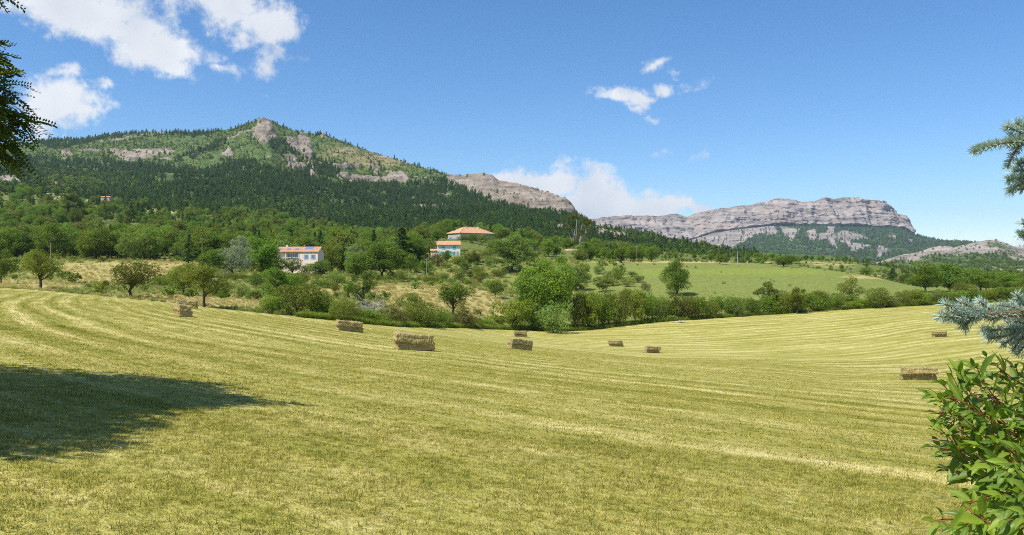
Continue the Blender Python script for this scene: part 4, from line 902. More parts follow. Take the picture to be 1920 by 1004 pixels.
# --- woods behind the meadow: the nearest trees one by one, the mass beyond as one
HOUSES = [(505, 618, 455, 506, 256), (802, 872, 445, 484, 333), (830, 932, 420, 452, 440), (1045, 1085, 464, 474, 470)]
def woods():
    rg = np.random.default_rng(81); C = []
    for Y0 in np.exp(np.linspace(math.log(262), math.log(860), 100)):
        sp = 7.6 + Y0 * 0.0036
        X0 = np.arange(-0.86 * Y0, 0.80 * Y0, sp); X0 = X0 + rg.normal(size=len(X0)) * sp * 0.35; Yj = Y0 + rg.normal(size=len(X0)) * sp * 0.4
        C.append(np.stack([X0, Yj], 1))
    C = np.concatenate(C); X, Y = C.T; Z = ground_z(X, Y); u, v = to_uv(X, Y, Z)
    nz = fbm(np.stack([X / 40, Y / 40, 0 * X], -1), 3)
    dens = np.zeros(len(X)) 
    left = (u < 1010); dens[left] = 0.60 + 0.9 * nz[left]
    dens[left] *= (1 - np.clip(1.3 * blobs(u[left], v[left], DRY), 0, 1))
    dens[left & (Y < 300) & (u > 480)] *= 0.25
    dens[left & (u < 480)] *= sstep(262, 285, Y[left & (u < 480)])
    dens[left] *= 1 - np.clip(1.2 * blobs(u[left], v[left], [(180, 437, 140, 8, 1), (340, 398, 70, 9, 1), (190, 378, 110, 8, 1), (480, 470, 30, 8, .8), (300, 455, 60, 6, .7)]), 0, 1)
    gard = (u > 780) & (u < 1010) & (Y < 420); dens[gard] *= 0.32
    mid = (u >= 1010) & (u < 1230); dens[mid] = (0.55 + 0.4 * nz[mid]) * sstep(330, 350, Y[mid])
    right = (u >= 1230); dens[right] = 0.5 * sstep(0.0, 0.2, nz[right]) * (Y[right] > 470) + 0.6 * (np.abs(Y[right] - 700 - 10 * nz[right]) < 22)
    scr = (u > 1500) & (u < 1690) & (Y > 430) & (Y < 680); dens[scr] *= 0.25
    dens[(u > 1690) & (Y > 330)] = 0.55
    keep = rg.random(len(X)) < dens
    H = rg.uniform(5.0, 12.5, len(X)) * (1 + 0.2 * nz); H[(u > 1230)] *= 0.42; H[gard] *= 0.5; H[mid] *= 0.62
    H[right & (np.abs(Y - 700) < 40)] *= 1.0
    tw = H * FPX / Y; vt = v - tw
    for (a, b, c, d, hy) in HOUSES:
        hit = (u > a) & (u < b) & (Y < hy + 9) & (vt < d - 4); keep &= ~hit
    hid = (np.abs(u) > 2400); keep &= ~hid
    idx = np.where(keep)[0]; idx = idx[np.argsort(Y[idx])]
    vis = [i for i in idx if -40 < u[i] < 1960]
    one = vis[:230]; rest = np.array(sorted(set(idx) - set(one)))
    zones = ((330, 'in the left wood above the dry meadow'), (510, 'in the wood between the dry meadow and the pink house'), (625, 'in the wood just uphill of the pink house'), (835, 'in the wood between the pink and the white house'),
             (1010, 'on the slope around the orange roofed house'), (1230, 'on the slope between the largest tree and the green hill crest'), (1700, 'behind the crest of the green hill'), (9999, 'right of the green hill'))
    kn = ['rounded green', 'dark green', 'spreading green', 'olive green', 'pale green', 'deep green']
    for i in one:
        lab0 = next(l for z_, l in zones if u[i] < z_)
        if rg.random() < 0.10 and u[i] < 840:
            lab = 'dark pine tree ' + lab0; plant('pine_tree', CN[int(rg.integers(2))], (X[i], Y[i], Z[i]), H[i] * 1.2, H[i] * 0.26, lab, 'tree', lab)
        else:
            k = int(rg.choice([0, 1, 2, 3, 4, 5, 0, 1, 2])); lab = kn[k] + ' leafy tree ' + lab0
            plant('leafy_tree', B[k], (X[i], Y[i], Z[i]), H[i], H[i] * rg.uniform(0.42, 0.56), lab, 'tree', lab)
    m = len(rest); MID = [joined(p, 'mid_kind_%d' % i) for i, p in enumerate(B + CN)]
    pick = np.where(rg.random(m) < 0.14, 6 + rg.integers(0, 2, m), rg.integers(0, 6, m)); s = H[rest] / 10
    scatter('woodland', np.stack([X[rest], Y[rest], Z[rest]], 1), rg.uniform(0, 6.28, m), np.stack([s * rg.uniform(1, 1.25, m), s * rg.uniform(1, 1.25, m), s], 1), pick, MID,
            'mixed woodland covering the slopes under the mountain', 'woodland')
    print('woods', len(one), m)
    # undergrowth between the trees and low scrub on the rough slopes
    M = 9000; th = rg.uniform(-0.62, 0.6, M); r = np.exp(rg.uniform(math.log(125), math.log(760), M)); X = r * np.sin(th); Y = r * np.cos(th); Z = ground_z(X, Y); u, v = to_uv(X, Y, Z)
    nz = fbm(np.stack([X / 18, Y / 18, 0 * X + 7], -1), 3)
    d = sstep(0.0, 0.35, nz) * (1 - np.clip(1.4 * blobs(u, v, DRY), 0, 1)) * np.where(u > 1180, 0.0, 1.0) * (Y > edge_y(u) + 6) * np.where((u > 1090) & (u < 1740) & (Y < 400), 0.15, 1)
    d = np.where((u > 1480) & (u < 1700) & (Y > 480) & (Y < 720), 0.8, d); d = np.where((u > 1240) & (Y > 400) & (Y < 720), np.maximum(d, 0.5), d)
    d = np.where(Y > 300, np.maximum(d, 0.35 * (u < 1200)), d)
    for (a, b, c, e, hy) in HOUSES: d = np.where((u > a) & (u < b) & (Y < hy) & (v - 1.6 * FPX / Y < e - 3), 0, d)
    k = rg.random(M) < d; m = k.sum()
    scatter('undergrowth', np.stack([X, Y, Z], 1)[k], rg.uniform(0, 6.28, m), rg.uniform(0.22, 0.6, m), rg.integers(0, 4, m), FAR_S, 'low bushes and undergrowth dotted over the rough slopes', 'undergrowth')
woods()
# ---------------------------------------------------------------- houses
def glass(name, col=(0.10, 0.17, 0.26)):
    m = plain(name, col, 0.08, 0.15, 1.0, 0.8); return m
M_PINK = plain('pink_plaster', (0.88, 0.72, 0.58), 0.9, 0.06, 0.8, 0.1); M_WHITE = plain('white_plaster', (0.80, 0.77, 0.70), 0.9, 0.05, 0.8, 0.1)
M_STONE = plain('beige_stone', (0.48, 0.41, 0.31), 0.9, 0.18, 1.6, 0.1, 0.3); M_GLASS = glass('window_glass'); M_BLUE = plain('blue_paint', (0.12, 0.34, 0.75), 0.5, 0.06)
M_GREEN = plain('green_paint', (0.10, 0.55, 0.33), 0.5, 0.06); M_WPAINT = plain('white_paint', (0.80, 0.79, 0.76), 0.5, 0.04); M_PANEL = plain('solar_panel', (0.16, 0.24, 0.40), 0.15, 0.1, 2.0, 0.7)
M_RED = plain('red_brick', (0.50, 0.15, 0.07), 0.9, 0.15); M_METAL = plain('grey_metal', (0.38, 0.40, 0.42), 0.45, 0.1, 3.0, 0.5)
def tile_mat():
    m, nt, b = new_mat('roof_tiles'); tc = nt.new('ShaderNodeTexCoord'); n = nt.noise(2.2, 5, 0.7, tc.outputs['Object']); n2 = nt.noise(0.35, 3, 0.5, tc.outputs['Object'])
    c = nt.mix(nt.ramp(n, 0.3, 0.7), (0.44, 0.22, 0.11), (0.64, 0.37, 0.21)); c = nt.mix(nt.math('MULTIPLY', nt.ramp(n2, 0.4, 0.7), 0.4), c, (0.62, 0.40, 0.26))
    nt.put(b.inputs['Base Color'], c); b.inputs['Roughness'].default_value = 0.85; b.inputs['Specular IOR Level'].default_value = 0.15; return m
M_TILE = tile_mat()
def slope_roof(mb, p0, p1, q1, q0, th=0.16, rib=0.0, nrib=0):
    """one pitched plane p0-p1 (eave) to q0-q1 (ridge) with thickness and rows of half-round tiles"""
    p0, p1, q1, q0 = map(np.asarray, (p0, p1, q1, q0)); n = norm(np.cross(p1 - p0, q0 - p0)); n = n if n[2] > 0 else -n
    V = np.array([p0, p1, q1, q0, p0 - n * th, p1 - n * th, q1 - n * th, q0 - n * th])
    mb.add(V, [(0, 1, 2, 3), (7, 6, 5, 4), (0, 4, 5, 1), (1, 5, 6, 2), (2, 6, 7, 3), (3, 7, 4, 0)])
    for i in range(nrib):
        f = (i + 0.5) / nrib; a = p0 + (p1 - p0) * f; b = q0 + (q1 - q0) * f
        mb.tube(np.array([a + n * 0.01, b + n * 0.01]), rib, 5)
def window(root, x, z, w, h, y, mat_f=M_WPAINT, shutters=None, glassm=M_GLASS, arch=False, name='window'):
    o = MB().box(x - w / 2, x + w / 2, y - 0.05, y + 0.02, z, z + h).build(name, glassm, root)
    f = 0.09; mb = MB(); mb.box(x - w / 2 - f, x - w / 2, y - 0.09, y + 0.03, z - f, z + h + f); mb.box(x + w / 2, x + w / 2 + f, y - 0.09, y + 0.03, z - f, z + h + f)
    mb.box(x - w / 2, x + w / 2, y - 0.09, y + 0.03, z - f, z); mb.box(x - w / 2, x + w / 2, y - 0.09, y + 0.03, z + h, z + h + f); mb.box(x - 0.035, x + 0.035, y - 0.08, y - 0.052, z, z + h)
    if arch: mb.box(x - w / 2 - 0.25, x + w / 2 + 0.25, y - 0.10, y + 0.03, z + h + f, z + h + f + 0.18)
    mb.build('frame', mat_f, o)
    if shutters:
        for s in (-1, 1):
            if shutters[0 if s < 0 else 1]: MB().box(x + s * (w / 2 + f + 0.02), x + s * (w / 2 + f + 0.02 + w * 0.45), y - 0.10, y - 0.03, z - 0.02, z + h + 0.02).build('shutter', shutters[2], root)
    return o
def pink_house():
    Y = 256.0; X = (557 - CU) / FPX * Y; s = Y / FPX; ze = EYE + (CV - 472.5) * s; zr = EYE + (CV - 464) * s; zb = float(ground_z(X, Y)) - 1.0
    root = empty('pink_house', (X, Y, zb), math.radians(-4)); tag(root, 'long pink plastered house with solar panels among the trees', 'house')
    E = ze - zb; Rr = zr - zb + 0.15; L = 6.75; D = 6.4; xs = 0.8
    mb = MB(); mb.box(xs, L, 0, D, -0.5, E); mb.box(-L, xs, 0.9, D, -0.5, E); mb.box(-L, xs, 0, 0.9, -0.5, E - 2.75)
    mb.add([(-L, 0.9, E), (-L, D, E), (-L, D / 2, Rr - 0.12)], T=[(0, 1, 2)]); mb.add([(L, 0, E), (L, D, E), (L, D / 2, Rr - 0.12)], T=[(0, 1, 2)]); mb.build('wall', M_PINK, root)
    mb = MB(); slope_roof(mb, (-L - .35, -0.3, E + 0.0), (L + .35, -0.3, E + 0.0), (L + .35, D / 2, Rr + .1), (-L - .35, D / 2, Rr + .1), 0.16, 0.055, 54)
    slope_roof(mb, (L + .35, D + .3, E), (-L - .35, D + .3, E), (-L - .35, D / 2, Rr + .1), (L + .35, D / 2, Rr + .1), 0.16); rf = mb.build('roof', M_TILE, root)
    sl = (Rr + .1 - E) / (D / 2 + .3)
    def on_roof(x0, x1, f0, f1, name, m, par):
        y0 = -0.3 + f0 * (D / 2 + .3); y1 = -0.3 + f1 * (D / 2 + .3); z0 = E + (y0 + .3) * sl + 0.12; z1 = E + (y1 + .3) * sl + 0.12
        mb = MB(); slope_roof(mb, (x0, y0, z0), (x1, y0, z0), (x1, y1, z1), (x0, y1, z1), 0.12); mb.build(name, m, par)
    for x in (-6.0, -3.2, -0.5): on_roof(x - 0.55, x + 0.55, 0.38, 0.62, 'skylight', M_PANEL, root)
    for x in (2.7, 4.0): on_roof(x - 0.62, x + 0.62, 0.5, 0.95, 'solar_panel', M_PANEL, root)
    MB().box(1.2, 1.6, D / 2 - .2, D / 2 + .25, Rr - .3, Rr + 0.75).build('chimney', M_RED, root); MB().box(-4.6, -4.2, D / 2 - .2, D / 2 + .2, Rr - .3, Rr + 0.7).build('chimney', M_WHITE, root)
    for x in (2.9, 5.2): window(root, x, E - 2.2, 0.62, 1.3, -0.005, M_WPAINT, (1, 1, M_BLUE), M_GLASS, False)
    for x in (3.4, 4.5): window(root, x, E - 4.4, 0.45, 0.6, -0.005)
    for x in (-2.9, -1.75, -0.5): window(root, x, E - 2.4, 0.95, 1.8, 0.895, name='glazed_door')
    mb = MB(); [mb.box(x - .12, x + .12, 0.02, 0.26, E - 2.75, E - .02) for x in (-6.5, -3.75, 0.55)]; mb.box(-L, xs, 0.0, 0.10, E - 1.85, E - 1.75); mb.build('veranda_frame', M_WPAINT, root)
def white_house():
    Y = 333.0; s = Y / FPX; X = (841.5 - CU) / FPX * Y; zb = float(ground_z(X, Y)) - 0.6; ze = EYE + (CV - 459) * s; E = ze - zb; L = 4.75; D = 6.5
    root = empty('white_house', (X, Y, zb), math.radians(6)); tag(root, 'small white house with green shutters below the orange roofed house', 'house')
    R0 = E + 1.5; mb = MB(); mb.box(-L, L, 0, D, -0.5, E); mb.add([(-L, 0, E), (-L, D, E), (-L, D / 2, R0 - .1)], T=[(0, 1, 2)]); mb.add([(L, 0, E), (L, D, E), (L, D / 2, R0 - .1)], T=[(0, 1, 2)]); mb.build('wall', M_WHITE, root)
    mb = MB(); slope_roof(mb, (-L - .3, -.55, E - .12), (L + .3, -.55, E - .12), (L + .3, D / 2, R0 + .1), (-L - .3, D / 2, R0 + .1), .16, .055, 40); slope_roof(mb, (L + .3, D + .4, E - .12), (-L - .3, D + .4, E - .12), (-L - .3, D / 2, R0 + .1), (L + .3, D / 2, R0 + .1), .16); mb.build('roof', M_TILE, root)
    zt = E - 1.75; window(root, -2.0, zt, 0.9, 1.0, -.005, M_WPAINT, (1, 0, M_GREEN)); window(root, 2.3, zt, 0.95, 1.0, -.005, M_GREEN, (0, 0, M_GREEN), M_GREEN)
    zl = E - 4.1
    window(root, -2.7, zl, 1.0, 1.2, -.005, M_WPAINT, (1, 0, M_GREEN)); window(root, -0.2, zl - .5, 1.0, 1.7, -.005, M_WPAINT, (1, 1, M_GREEN)); window(root, 2.1, zl - .2, 1.1, 1.4, -.005, M_WPAINT, (1, 0, M_GREEN)); window(root, 3.5, zl - .2, .6, 1.4, -.005, M_WPAINT, (0, 1, M_GREEN))
    mb = MB(); mb.box(-L - 2.7, -L - .02, .4, 4, -.5, 2.4); mb.build('annex_wall', M_PINK, root); mb = MB(); slope_roof(mb, (-L - 3.0, .1, 2.35), (-L - .03, .1, 2.35), (-L - .03, 4.2, 3.2), (-L - 3.0, 4.2, 3.2), .15, .05, 10); mb.build('annex_roof', M_TILE, root)
def orange_house():
    Y = 440.0; s = Y / FPX; X = (863.5 - CU) / FPX * Y; zb = float(ground_z(X, Y)) - 1.5; ze = EYE + (CV - 436) * s; E = ze - zb; W = 13.0; Ln = 22.0
    root = empty('orange_roofed_house', (X, Y, zb), math.radians(37)); tag(root, 'large house with orange hipped roof at the top of the slope', 'house')
    # local x runs along the long right face, local y along the short left face; the near corner is the origin
    MB().box(0, Ln, 0, W, -1, E).build('wall', M_STONE, root)
    o = .55; R0 = E + 3.4; A, B_, C_, D_ = (-o, -o, E - .2), (Ln + o, -o, E - .2), (Ln + o, W + o, E - .2), (-o, W + o, E - .2); r1, r2 = (W / 2, W / 2, R0), (Ln - W / 2, W / 2, R0)
    mb = MB(); slope_roof(mb, A, B_, r2, r1, .18, .06, 0); slope_roof(mb, C_, D_, r1, r2, .18)
    for (a, b, c) in ((D_, A, r1), (B_, C_, r2)):
        n = np.array([0, 0, .18]); V = [np.array(a), np.array(b), np.array(c)]; mb.add(np.array(V + [v - n for v in V]), Q=[(0, 1, 4, 3), (1, 2, 5, 4), (2, 0, 3, 5)], T=[(0, 1, 2), (5, 4, 3)])
    for p, q in ((A, r1), (B_, r2), (D_, r1), (C_, r2), (r1, r2)): mb.tube(np.array([p, q]) + [0, 0, .03], .14, 6)
    mb.build('roof', M_TILE, root)
    for i, (x, y, h) in enumerate(((7.5, 5.2, 1.2), (15, 4.6, 1.0))): MB().box(x, x + .6, y, y + .6, E + 1.5, R0 - .9 + h).build('chimney', M_METAL if i == 0 else M_WHITE, root)
    def lw(y, z, w, h, sh):
        g = MB().box(-.06, .02, y - w / 2, y + w / 2, z, z + h).build('window', M_GLASS, root)
        mb = MB(); [mb.box(-.09, .03, y + k * (w / 2) - .05, y + k * (w / 2) + .05, z, z + h) for k in (-1, 1)]; mb.box(-.09, .03, y - w / 2 + .051, y + w / 2 - .051, z + h, z + h + .1); mb.build('frame', M_WPAINT, g)
        if sh: [MB().box(-.11, -.03, y + k * (w * .5 + .45) - .38, y + k * (w * .5 + .45) + .38, z - .05, z + h + .05).build('shutter', M_BLUE, root) for k in (-1, 1)]
    lw(10.2, E - 4.0, 1.3, 1.5, True); lw(2.6, E - 3.6, 0.9, 1.4, True); lw(6.8, E - 3.7, .6, .7, False); lw(5.4, E - 3.7, .6, .7, False)
def small_house(u, v, w, Y, label, hgt=3.0, wallm=M_WHITE):
    s = Y / FPX; X = (u - CU) * s; zt = EYE + (CV - v) * s; L = w / 2 * s; root = empty('far_house', (X, Y, zt - hgt)); D = 6.0
    mb = MB(); mb.box(-L, L, 0, D, -2, hgt - 1); mb.build('wall', wallm, root); mb = MB(); slope_roof(mb, (-L - .3, -.3, hgt - 1), (L + .3, -.3, hgt - 1), (L + .3, D / 2, hgt), (-L - .3, D / 2, hgt), .15); slope_roof(mb, (L + .3, D + .3, hgt - 1), (-L - .3, D + .3, hgt - 1), (-L - .3, D / 2, hgt), (L + .3, D / 2, hgt), .15); mb.build('roof', M_TILE, root)
    for x in (-L * .5, L * .4): MB().box(x - .5, x + .5, -.05, .02, hgt - 2.4, hgt - 1.3).build('window', M_GLASS, root)
    tag(root, label, 'house')
pink_house(); white_house(); orange_house()
small_house(1073, 467, 24, 455, 'small pale cottage roof in the bushes right of the largest tree', 3.4); small_house(94, 362, 16, 860, 'far low house with red roof on the left wooded hill', 3.0, M_STONE); small_house(197, 368, 16, 790, 'far house with pale roof left of the cypress slope', 3.0, M_STONE)

# ---------------------------------------------------------------- utility poles
M_POLE = plain('weathered_pole', (0.30, 0.25, 0.19), 0.9, 0.2, 4.0, 0.1); M_STEEL = plain('blue_grey_steel', (0.33, 0.40, 0.48), 0.5, 0.08, 4.0, 0.4)
def pole(u, vb, vt, label, mat=M_POLE, Y=None, arm=True, r=0.14):
    if Y is None: X, Y, Z = seat(u, vb)
    else: X = (u - CU) / FPX * Y; Z = float(ground_z(X, Y))
    H = EYE + (CV - vt) / FPX * Y - Z; root = empty('utility_pole', (X, Y, Z)); MB().tube(np.array([(0, 0, -.5), (0, 0, H * .5), (0, 0, H)]), [r, r * .85, r * .65], 8).build('post', mat, root, True)
    if arm:
        MB().box(-.7, .7, -.05, .05, H - .55, H - .43).build('cross_arm', mat, root)
        for x in (-.55, 0, .55): MB().tube(np.array([(x, 0, H - .43), (x, 0, H - .22)]), .05, 6).build('insulator', M_WPAINT, root)
    tag(root, label, 'utility pole')
pole(1193, 491, 461, 'wooden utility pole on the left end of the green hill crest'); pole(1383, 499, 472, 'blue grey steel pole on the crest of the green hill', M_STEEL, arm=False)
pole(1397, 499, 480, 'short wooden pole just right of the steel pole on the crest', arm=False); pole(800, 519, 484, 'wooden pole on the slope below the white house'); pole(855, 460, 426, 'tall pole in front of the orange roofed house', Y=425)
pole(379, 482, 446, 'wooden pole beside the dark pine above the dry meadow', Y=262); pole(1292, 492, 474, 'thin pole behind the green hill crest near the lone tree', Y=390, arm=False); pole(95, 500, 455, 'pole among the trees behind the leftmost fruit tree', Y=235, arm=False)

# ---------------------------------------------------------------- hay bales
def hay_mat():
    m, nt, b = new_mat('hay'); tc = nt.new('ShaderNodeTexCoord'); st = nt.scalev(tc.outputs['Object'], (4.0, 14.0, 30.0)); n1 = nt.noise(1.0, 5, 0.7, st); n2 = nt.noise(26.0, 3, 0.7, tc.outputs['Object']); n3 = nt.noise(2.0, 3, 0.5, tc.outputs['Object'])
    k = nt.math('ADD', nt.math('MULTIPLY', n1, .55), nt.math('MULTIPLY', n2, .45)); c = nt.mix(nt.ramp(k, .32, .66), (0.125, 0.090, 0.030), (0.56, 0.445, 0.21)); c = nt.mix(nt.math('MULTIPLY', nt.ramp(n3, .45, .65), .22), c, (0.30, 0.28, 0.09))
    nt.put(b.inputs['Base Color'], c); b.inputs['Roughness'].default_value = .9; b.inputs['Specular IOR Level'].default_value = .1; nt.L.new(nt.bump(k, .5, .05), b.inputs['Normal']); return m
M_HAY = hay_mat(); M_STRAW = leaf_mat('straw', (0.36, 0.29, 0.12), (0.70, 0.60, 0.34), trans=0.3)
M_TWINE = plain('twine', (0.16, 0.13, 0.09), 0.9)
def bale_meshes(seed, L=2.2, W=0.92, H=0.48):
    rg = np.random.default_rng(seed); nx, ny, nz = 56, 20, 14; V = []; Q = []; off = 0
    def face(a, b, fn):
        nonlocal off
        A, B2 = np.meshgrid(np.linspace(-1, 1, a + 1), np.linspace(-1, 1, b + 1), indexing='ij'); V.append(fn(A, B2).reshape(-1, 3)); idx = np.arange((a + 1) * (b + 1)).reshape(a + 1, b + 1) + off; Q.append(np.stack([idx[:-1, :-1], idx[1:, :-1], idx[1:, 1:], idx[:-1, 1:]], -1).reshape(-1, 4)); off += (a + 1) * (b + 1)
    for s in (-1, 1):
        face(nx, ny, lambda a, b: np.stack([a, b, s + 0 * a], -1)); face(nx, nz, lambda a, b: np.stack([a, s + 0 * a, b], -1)); face(ny, nz, lambda a, b: np.stack([s + 0 * a, a, b], -1))
    V = np.concatenate(V); Q = np.concatenate(Q); h = np.array([L / 2, W / 2, H / 2]); P = V * h; r = 0.07; inner = np.clip(P, -(h - r), h - r); d = P - inner; n = norm(d + 1e-6 * V); ln = np.linalg.norm(d, axis=1, keepdims=True); P = np.where(ln > r, inner + n * r, P)
    out = norm(np.where(np.abs(V) > .985, V, V * .15)); q = P + seed * 3.1
    flake = np.abs(((P[:, 0] + .03 * perlin(P * 3)) / 0.11) % 1 - .5) * 2
    disp = .085 * fbm(q * 2.6, 3) + .045 * fbm(q * np.array([14, 14, 22.]), 3) - .03 * (flake > .8) - .025 * np.exp(-((P[:, 2] - .03 + .03 * perlin(q * 1.7)) / .03) ** 2) * (np.abs(V[:, 2]) < .98)
    P = P + out * disp[:, None]; P[:, 2] += .10 * perlin(q * 0.9) * (1 - (P[:, 0] / L) ** 2); P[:, 2] += H / 2
    # loose stalks sticking out of the faces
    m = 520; k = rg.integers(0, len(P), m); p = P[k]; dirn = norm(out[k] * .5 + rg.normal(size=(m, 3)) * [1, .6, .45]); ln = rg.uniform(.05, .18, m)[:, None]; w = .008
    side = norm(np.cross(dirn, rg.normal(size=(m, 3)))) * w; SV = np.stack([p - side, p + side, p + dirn * ln + side * .4, p + dirn * ln - side * .4], 1).reshape(-1, 3)
    return mesh_of('bale_body', P, Q, [M_HAY], smooth=True), mesh_of('bale_straw', SV, np.arange(4 * m).reshape(m, 4), [M_STRAW], dict(tone=np.repeat(rg.random(m), 4)))
BALES = [bale_meshes(i) for i in range(1, 6)]
def bale_stack(u, vb, a, n, labels, jog=0.09, Y=None, scale=0.95):
    X, Y_, Z = seat(u, vb, 20, 140) if Y is None else ((u - CU) / FPX * Y, Y, float(ground_z((u - CU) / FPX * Y, Y))); a = math.radians(a)
    # settle on the slope: tilt along the bale's axes
    e = .9; dx = np.array([math.cos(a), math.sin(a)]); dy = np.array([-dx[1], dx[0]])
    sx = float(ground_z(X + dx[0] * e, Y_ + dx[1] * e) - ground_z(X - dx[0] * e, Y_ - dx[1] * e)) / (2 * e); sy = float(ground_z(X + dy[0] * .4, Y_ + dy[1] * .4) - ground_z(X - dy[0] * .4, Y_ - dy[1] * .4)) / .8
    print('bale', u, vb, round(Y_, 1))
    for i in range(n):
        b, st = BALES[rng.integers(len(BALES))]; root = empty('hay_bale', (X + rng.normal() * jog * i, Y_ + rng.normal() * jog * i - .05 * i, Z + (.475 * i - .02) * scale)); root.rotation_euler = (math.atan(sy), -math.atan(sx), a + rng.normal() * .03 * i); root.scale = (scale,) * 3
        if rng.random() < .5: root.rotation_euler.z += math.pi; root.rotation_euler.x *= -1; root.rotation_euler.y *= -1
        link('body', b, root); link('loose_straw', st, root)['kind'] = 'stuff'
        mb = MB()
        tag(root, labels[i], 'hay bale', 'hay bales on the field')
def two(what): return ['lower bale of ' + what, 'upper bale of ' + what]
bale_stack(777, 657, 19, 2, two('the widest looking hay stack, left of the picture centre'), scale=.9); bale_stack(974, 656, 27, 2, two('the centre hay stack in front of the small far one')); bale_stack(655, 622, 26, 2, two('the hay stack close to the hedge left of centre'))
bale_stack(976, 632, 8, 2, two('the small far hay stack by the hedge, centre')); bale_stack(1155, 650, 12, 2, two('the small hay stack below the long hedge')); bale_stack(1221, 662, 20, 2, two('the low hay stack in the dip of the field'))
bale_stack(1761, 632, 8, 2, two('the far right hay stack beneath the spruce twig')); bale_stack(1721, 713, -20, 2, two('the hay stack left of the leafy foreground shrub'), jog=.16, scale=1.08); bale_stack(342, 594, 125, 2, two('the bright hay stack seen end on at the left')); bale_stack(353, 577.5, 12, 2, two('the hay stack behind the bright end on one at the left'))

# ---------------------------------------------------------------- heap of stones and a ball in the garden
def stones():
    X, Y, Z = seat(1277, 606); root = empty('stone_heap', (X, Y, Z)); rg = np.random.default_rng(5); ms = []
    ms_mat = plain('pale_stone', (0.46, 0.42, 0.37), .9, .15, 4.0, .2, .3)
    for k in range(3):
        d = norm(rg.normal(size=(26, 3))); import bmesh
        bm = bmesh.new(); [bm.verts.new(v * rg.uniform(.8, 1.05)) for v in d]; bmesh.ops.convex_hull(bm, input=bm.verts); me = bpy.data.meshes.new('stone'); bm.to_mesh(me); bm.free(); me.materials.append(ms_mat); ms.append(me)
    for i in range(20):
        r = rg.uniform(.14, .3); x, y = rg.normal() * .62, rg.normal() * .35; o = link('stone', ms[i % 3], root, (x, y, .12 + max(0, .35 - abs(x) * .3) * rg.random()), rg.uniform(0, 6), (r, r * .8, r * .65))
    tag(root, 'small heap of pale stones at the field edge below the hedge', 'stones')
stones()
# ---------------------------------------------------------------- grass
def grass_mat(name, k=1.0, green=0.0):
    m, nt, b = new_mat(name); mo = use_mown(nt); tone = nt.attr('tone'); oi = nt.new('ShaderNodeObjectInfo').outputs['Random']; tone = nt.math('ADD', nt.math('MULTIPLY', tone, .6), nt.math('MULTIPLY', oi, .4))
    c = nt.mix(nt.ramp(tone, 0.0, 1.0, False), (0.42, 0.52, 0.26), (2.0, 1.85, 1.6)); c = nt.mix(1.0, mo[0], c, 'MULTIPLY')
    gm = nt.ramp(nt.attr('green'), 0.45, 0.55); c = nt.mix(nt.math('MULTIPLY', gm, 0.7), c, nt.mix(tone, (0.085, 0.125, 0.016), (0.27, 0.32, 0.06)))
    nt.put(b.inputs['Base Color'], c); b.inputs['Roughness'].default_value = .6; b.inputs['Specular IOR Level'].default_value = .25
    tr = nt.new('ShaderNodeBsdfTranslucent'); nt.put(tr.inputs['Color'], c); ms = nt.new('ShaderNodeMixShader'); ms.inputs[0].default_value = .42; nt.L.new(b.outputs[0], ms.inputs[1]); nt.L.new(tr.outputs[0], ms.inputs[2]); nt.L.new(ms.outputs[0], nt.N['Material Output'].inputs[0]); return m
M_BLADE = grass_mat('mown_blades')
def tuft(seed, n, spread, h0, h1, w, lie=0.35, pgreen=0.35, mat=None):
    """blades: two-segment bent strips"""
    rg = np.random.default_rng(seed); p = np.zeros((n, 3)); r = spread * np.sqrt(rg.random(n)); a = rg.uniform(0, 6.28, n); p[:, 0] = r * np.cos(a); p[:, 1] = r * np.sin(a); p[:, 2] = -.01
    h = rg.uniform(h0, h1, n)[:, None]; d = rg.normal(size=(n, 3)); d[:, 2] = 0; d = norm(d); lean = rg.uniform(.1, 1.0, n)[:, None]; flat = (rg.random(n) < lie)[:, None]; lean = np.where(flat, rg.uniform(1.5, 4, n)[:, None], lean); up = np.array([0, 0, 1.])
    dirn = norm(up + d * lean); tipd = norm(up * np.where(flat, .02, .6) + d * (lean + .5)); s = norm(np.cross(dirn, up + .01)) * w; m1 = p + dirn * h * .55; tip = m1 + tipd * h * .5
    V = np.stack([p - s, p + s, m1 + s * .7, m1 - s * .7, tip], 1).reshape(-1, 3); k = np.arange(n)[:, None] * 5
    Q = np.concatenate([k, k + 1, k + 2, k + 3], 1); T = np.concatenate([k + 3, k + 2, k + 4], 1); tone = rg.random(n); gr = (rg.random(n) < pgreen) & ~flat[:, 0]
    return mesh_of('tuft', V, [Q, T], [mat or M_BLADE], dict(tone=np.repeat(tone, 5), green=np.repeat(gr.astype(float), 5)))
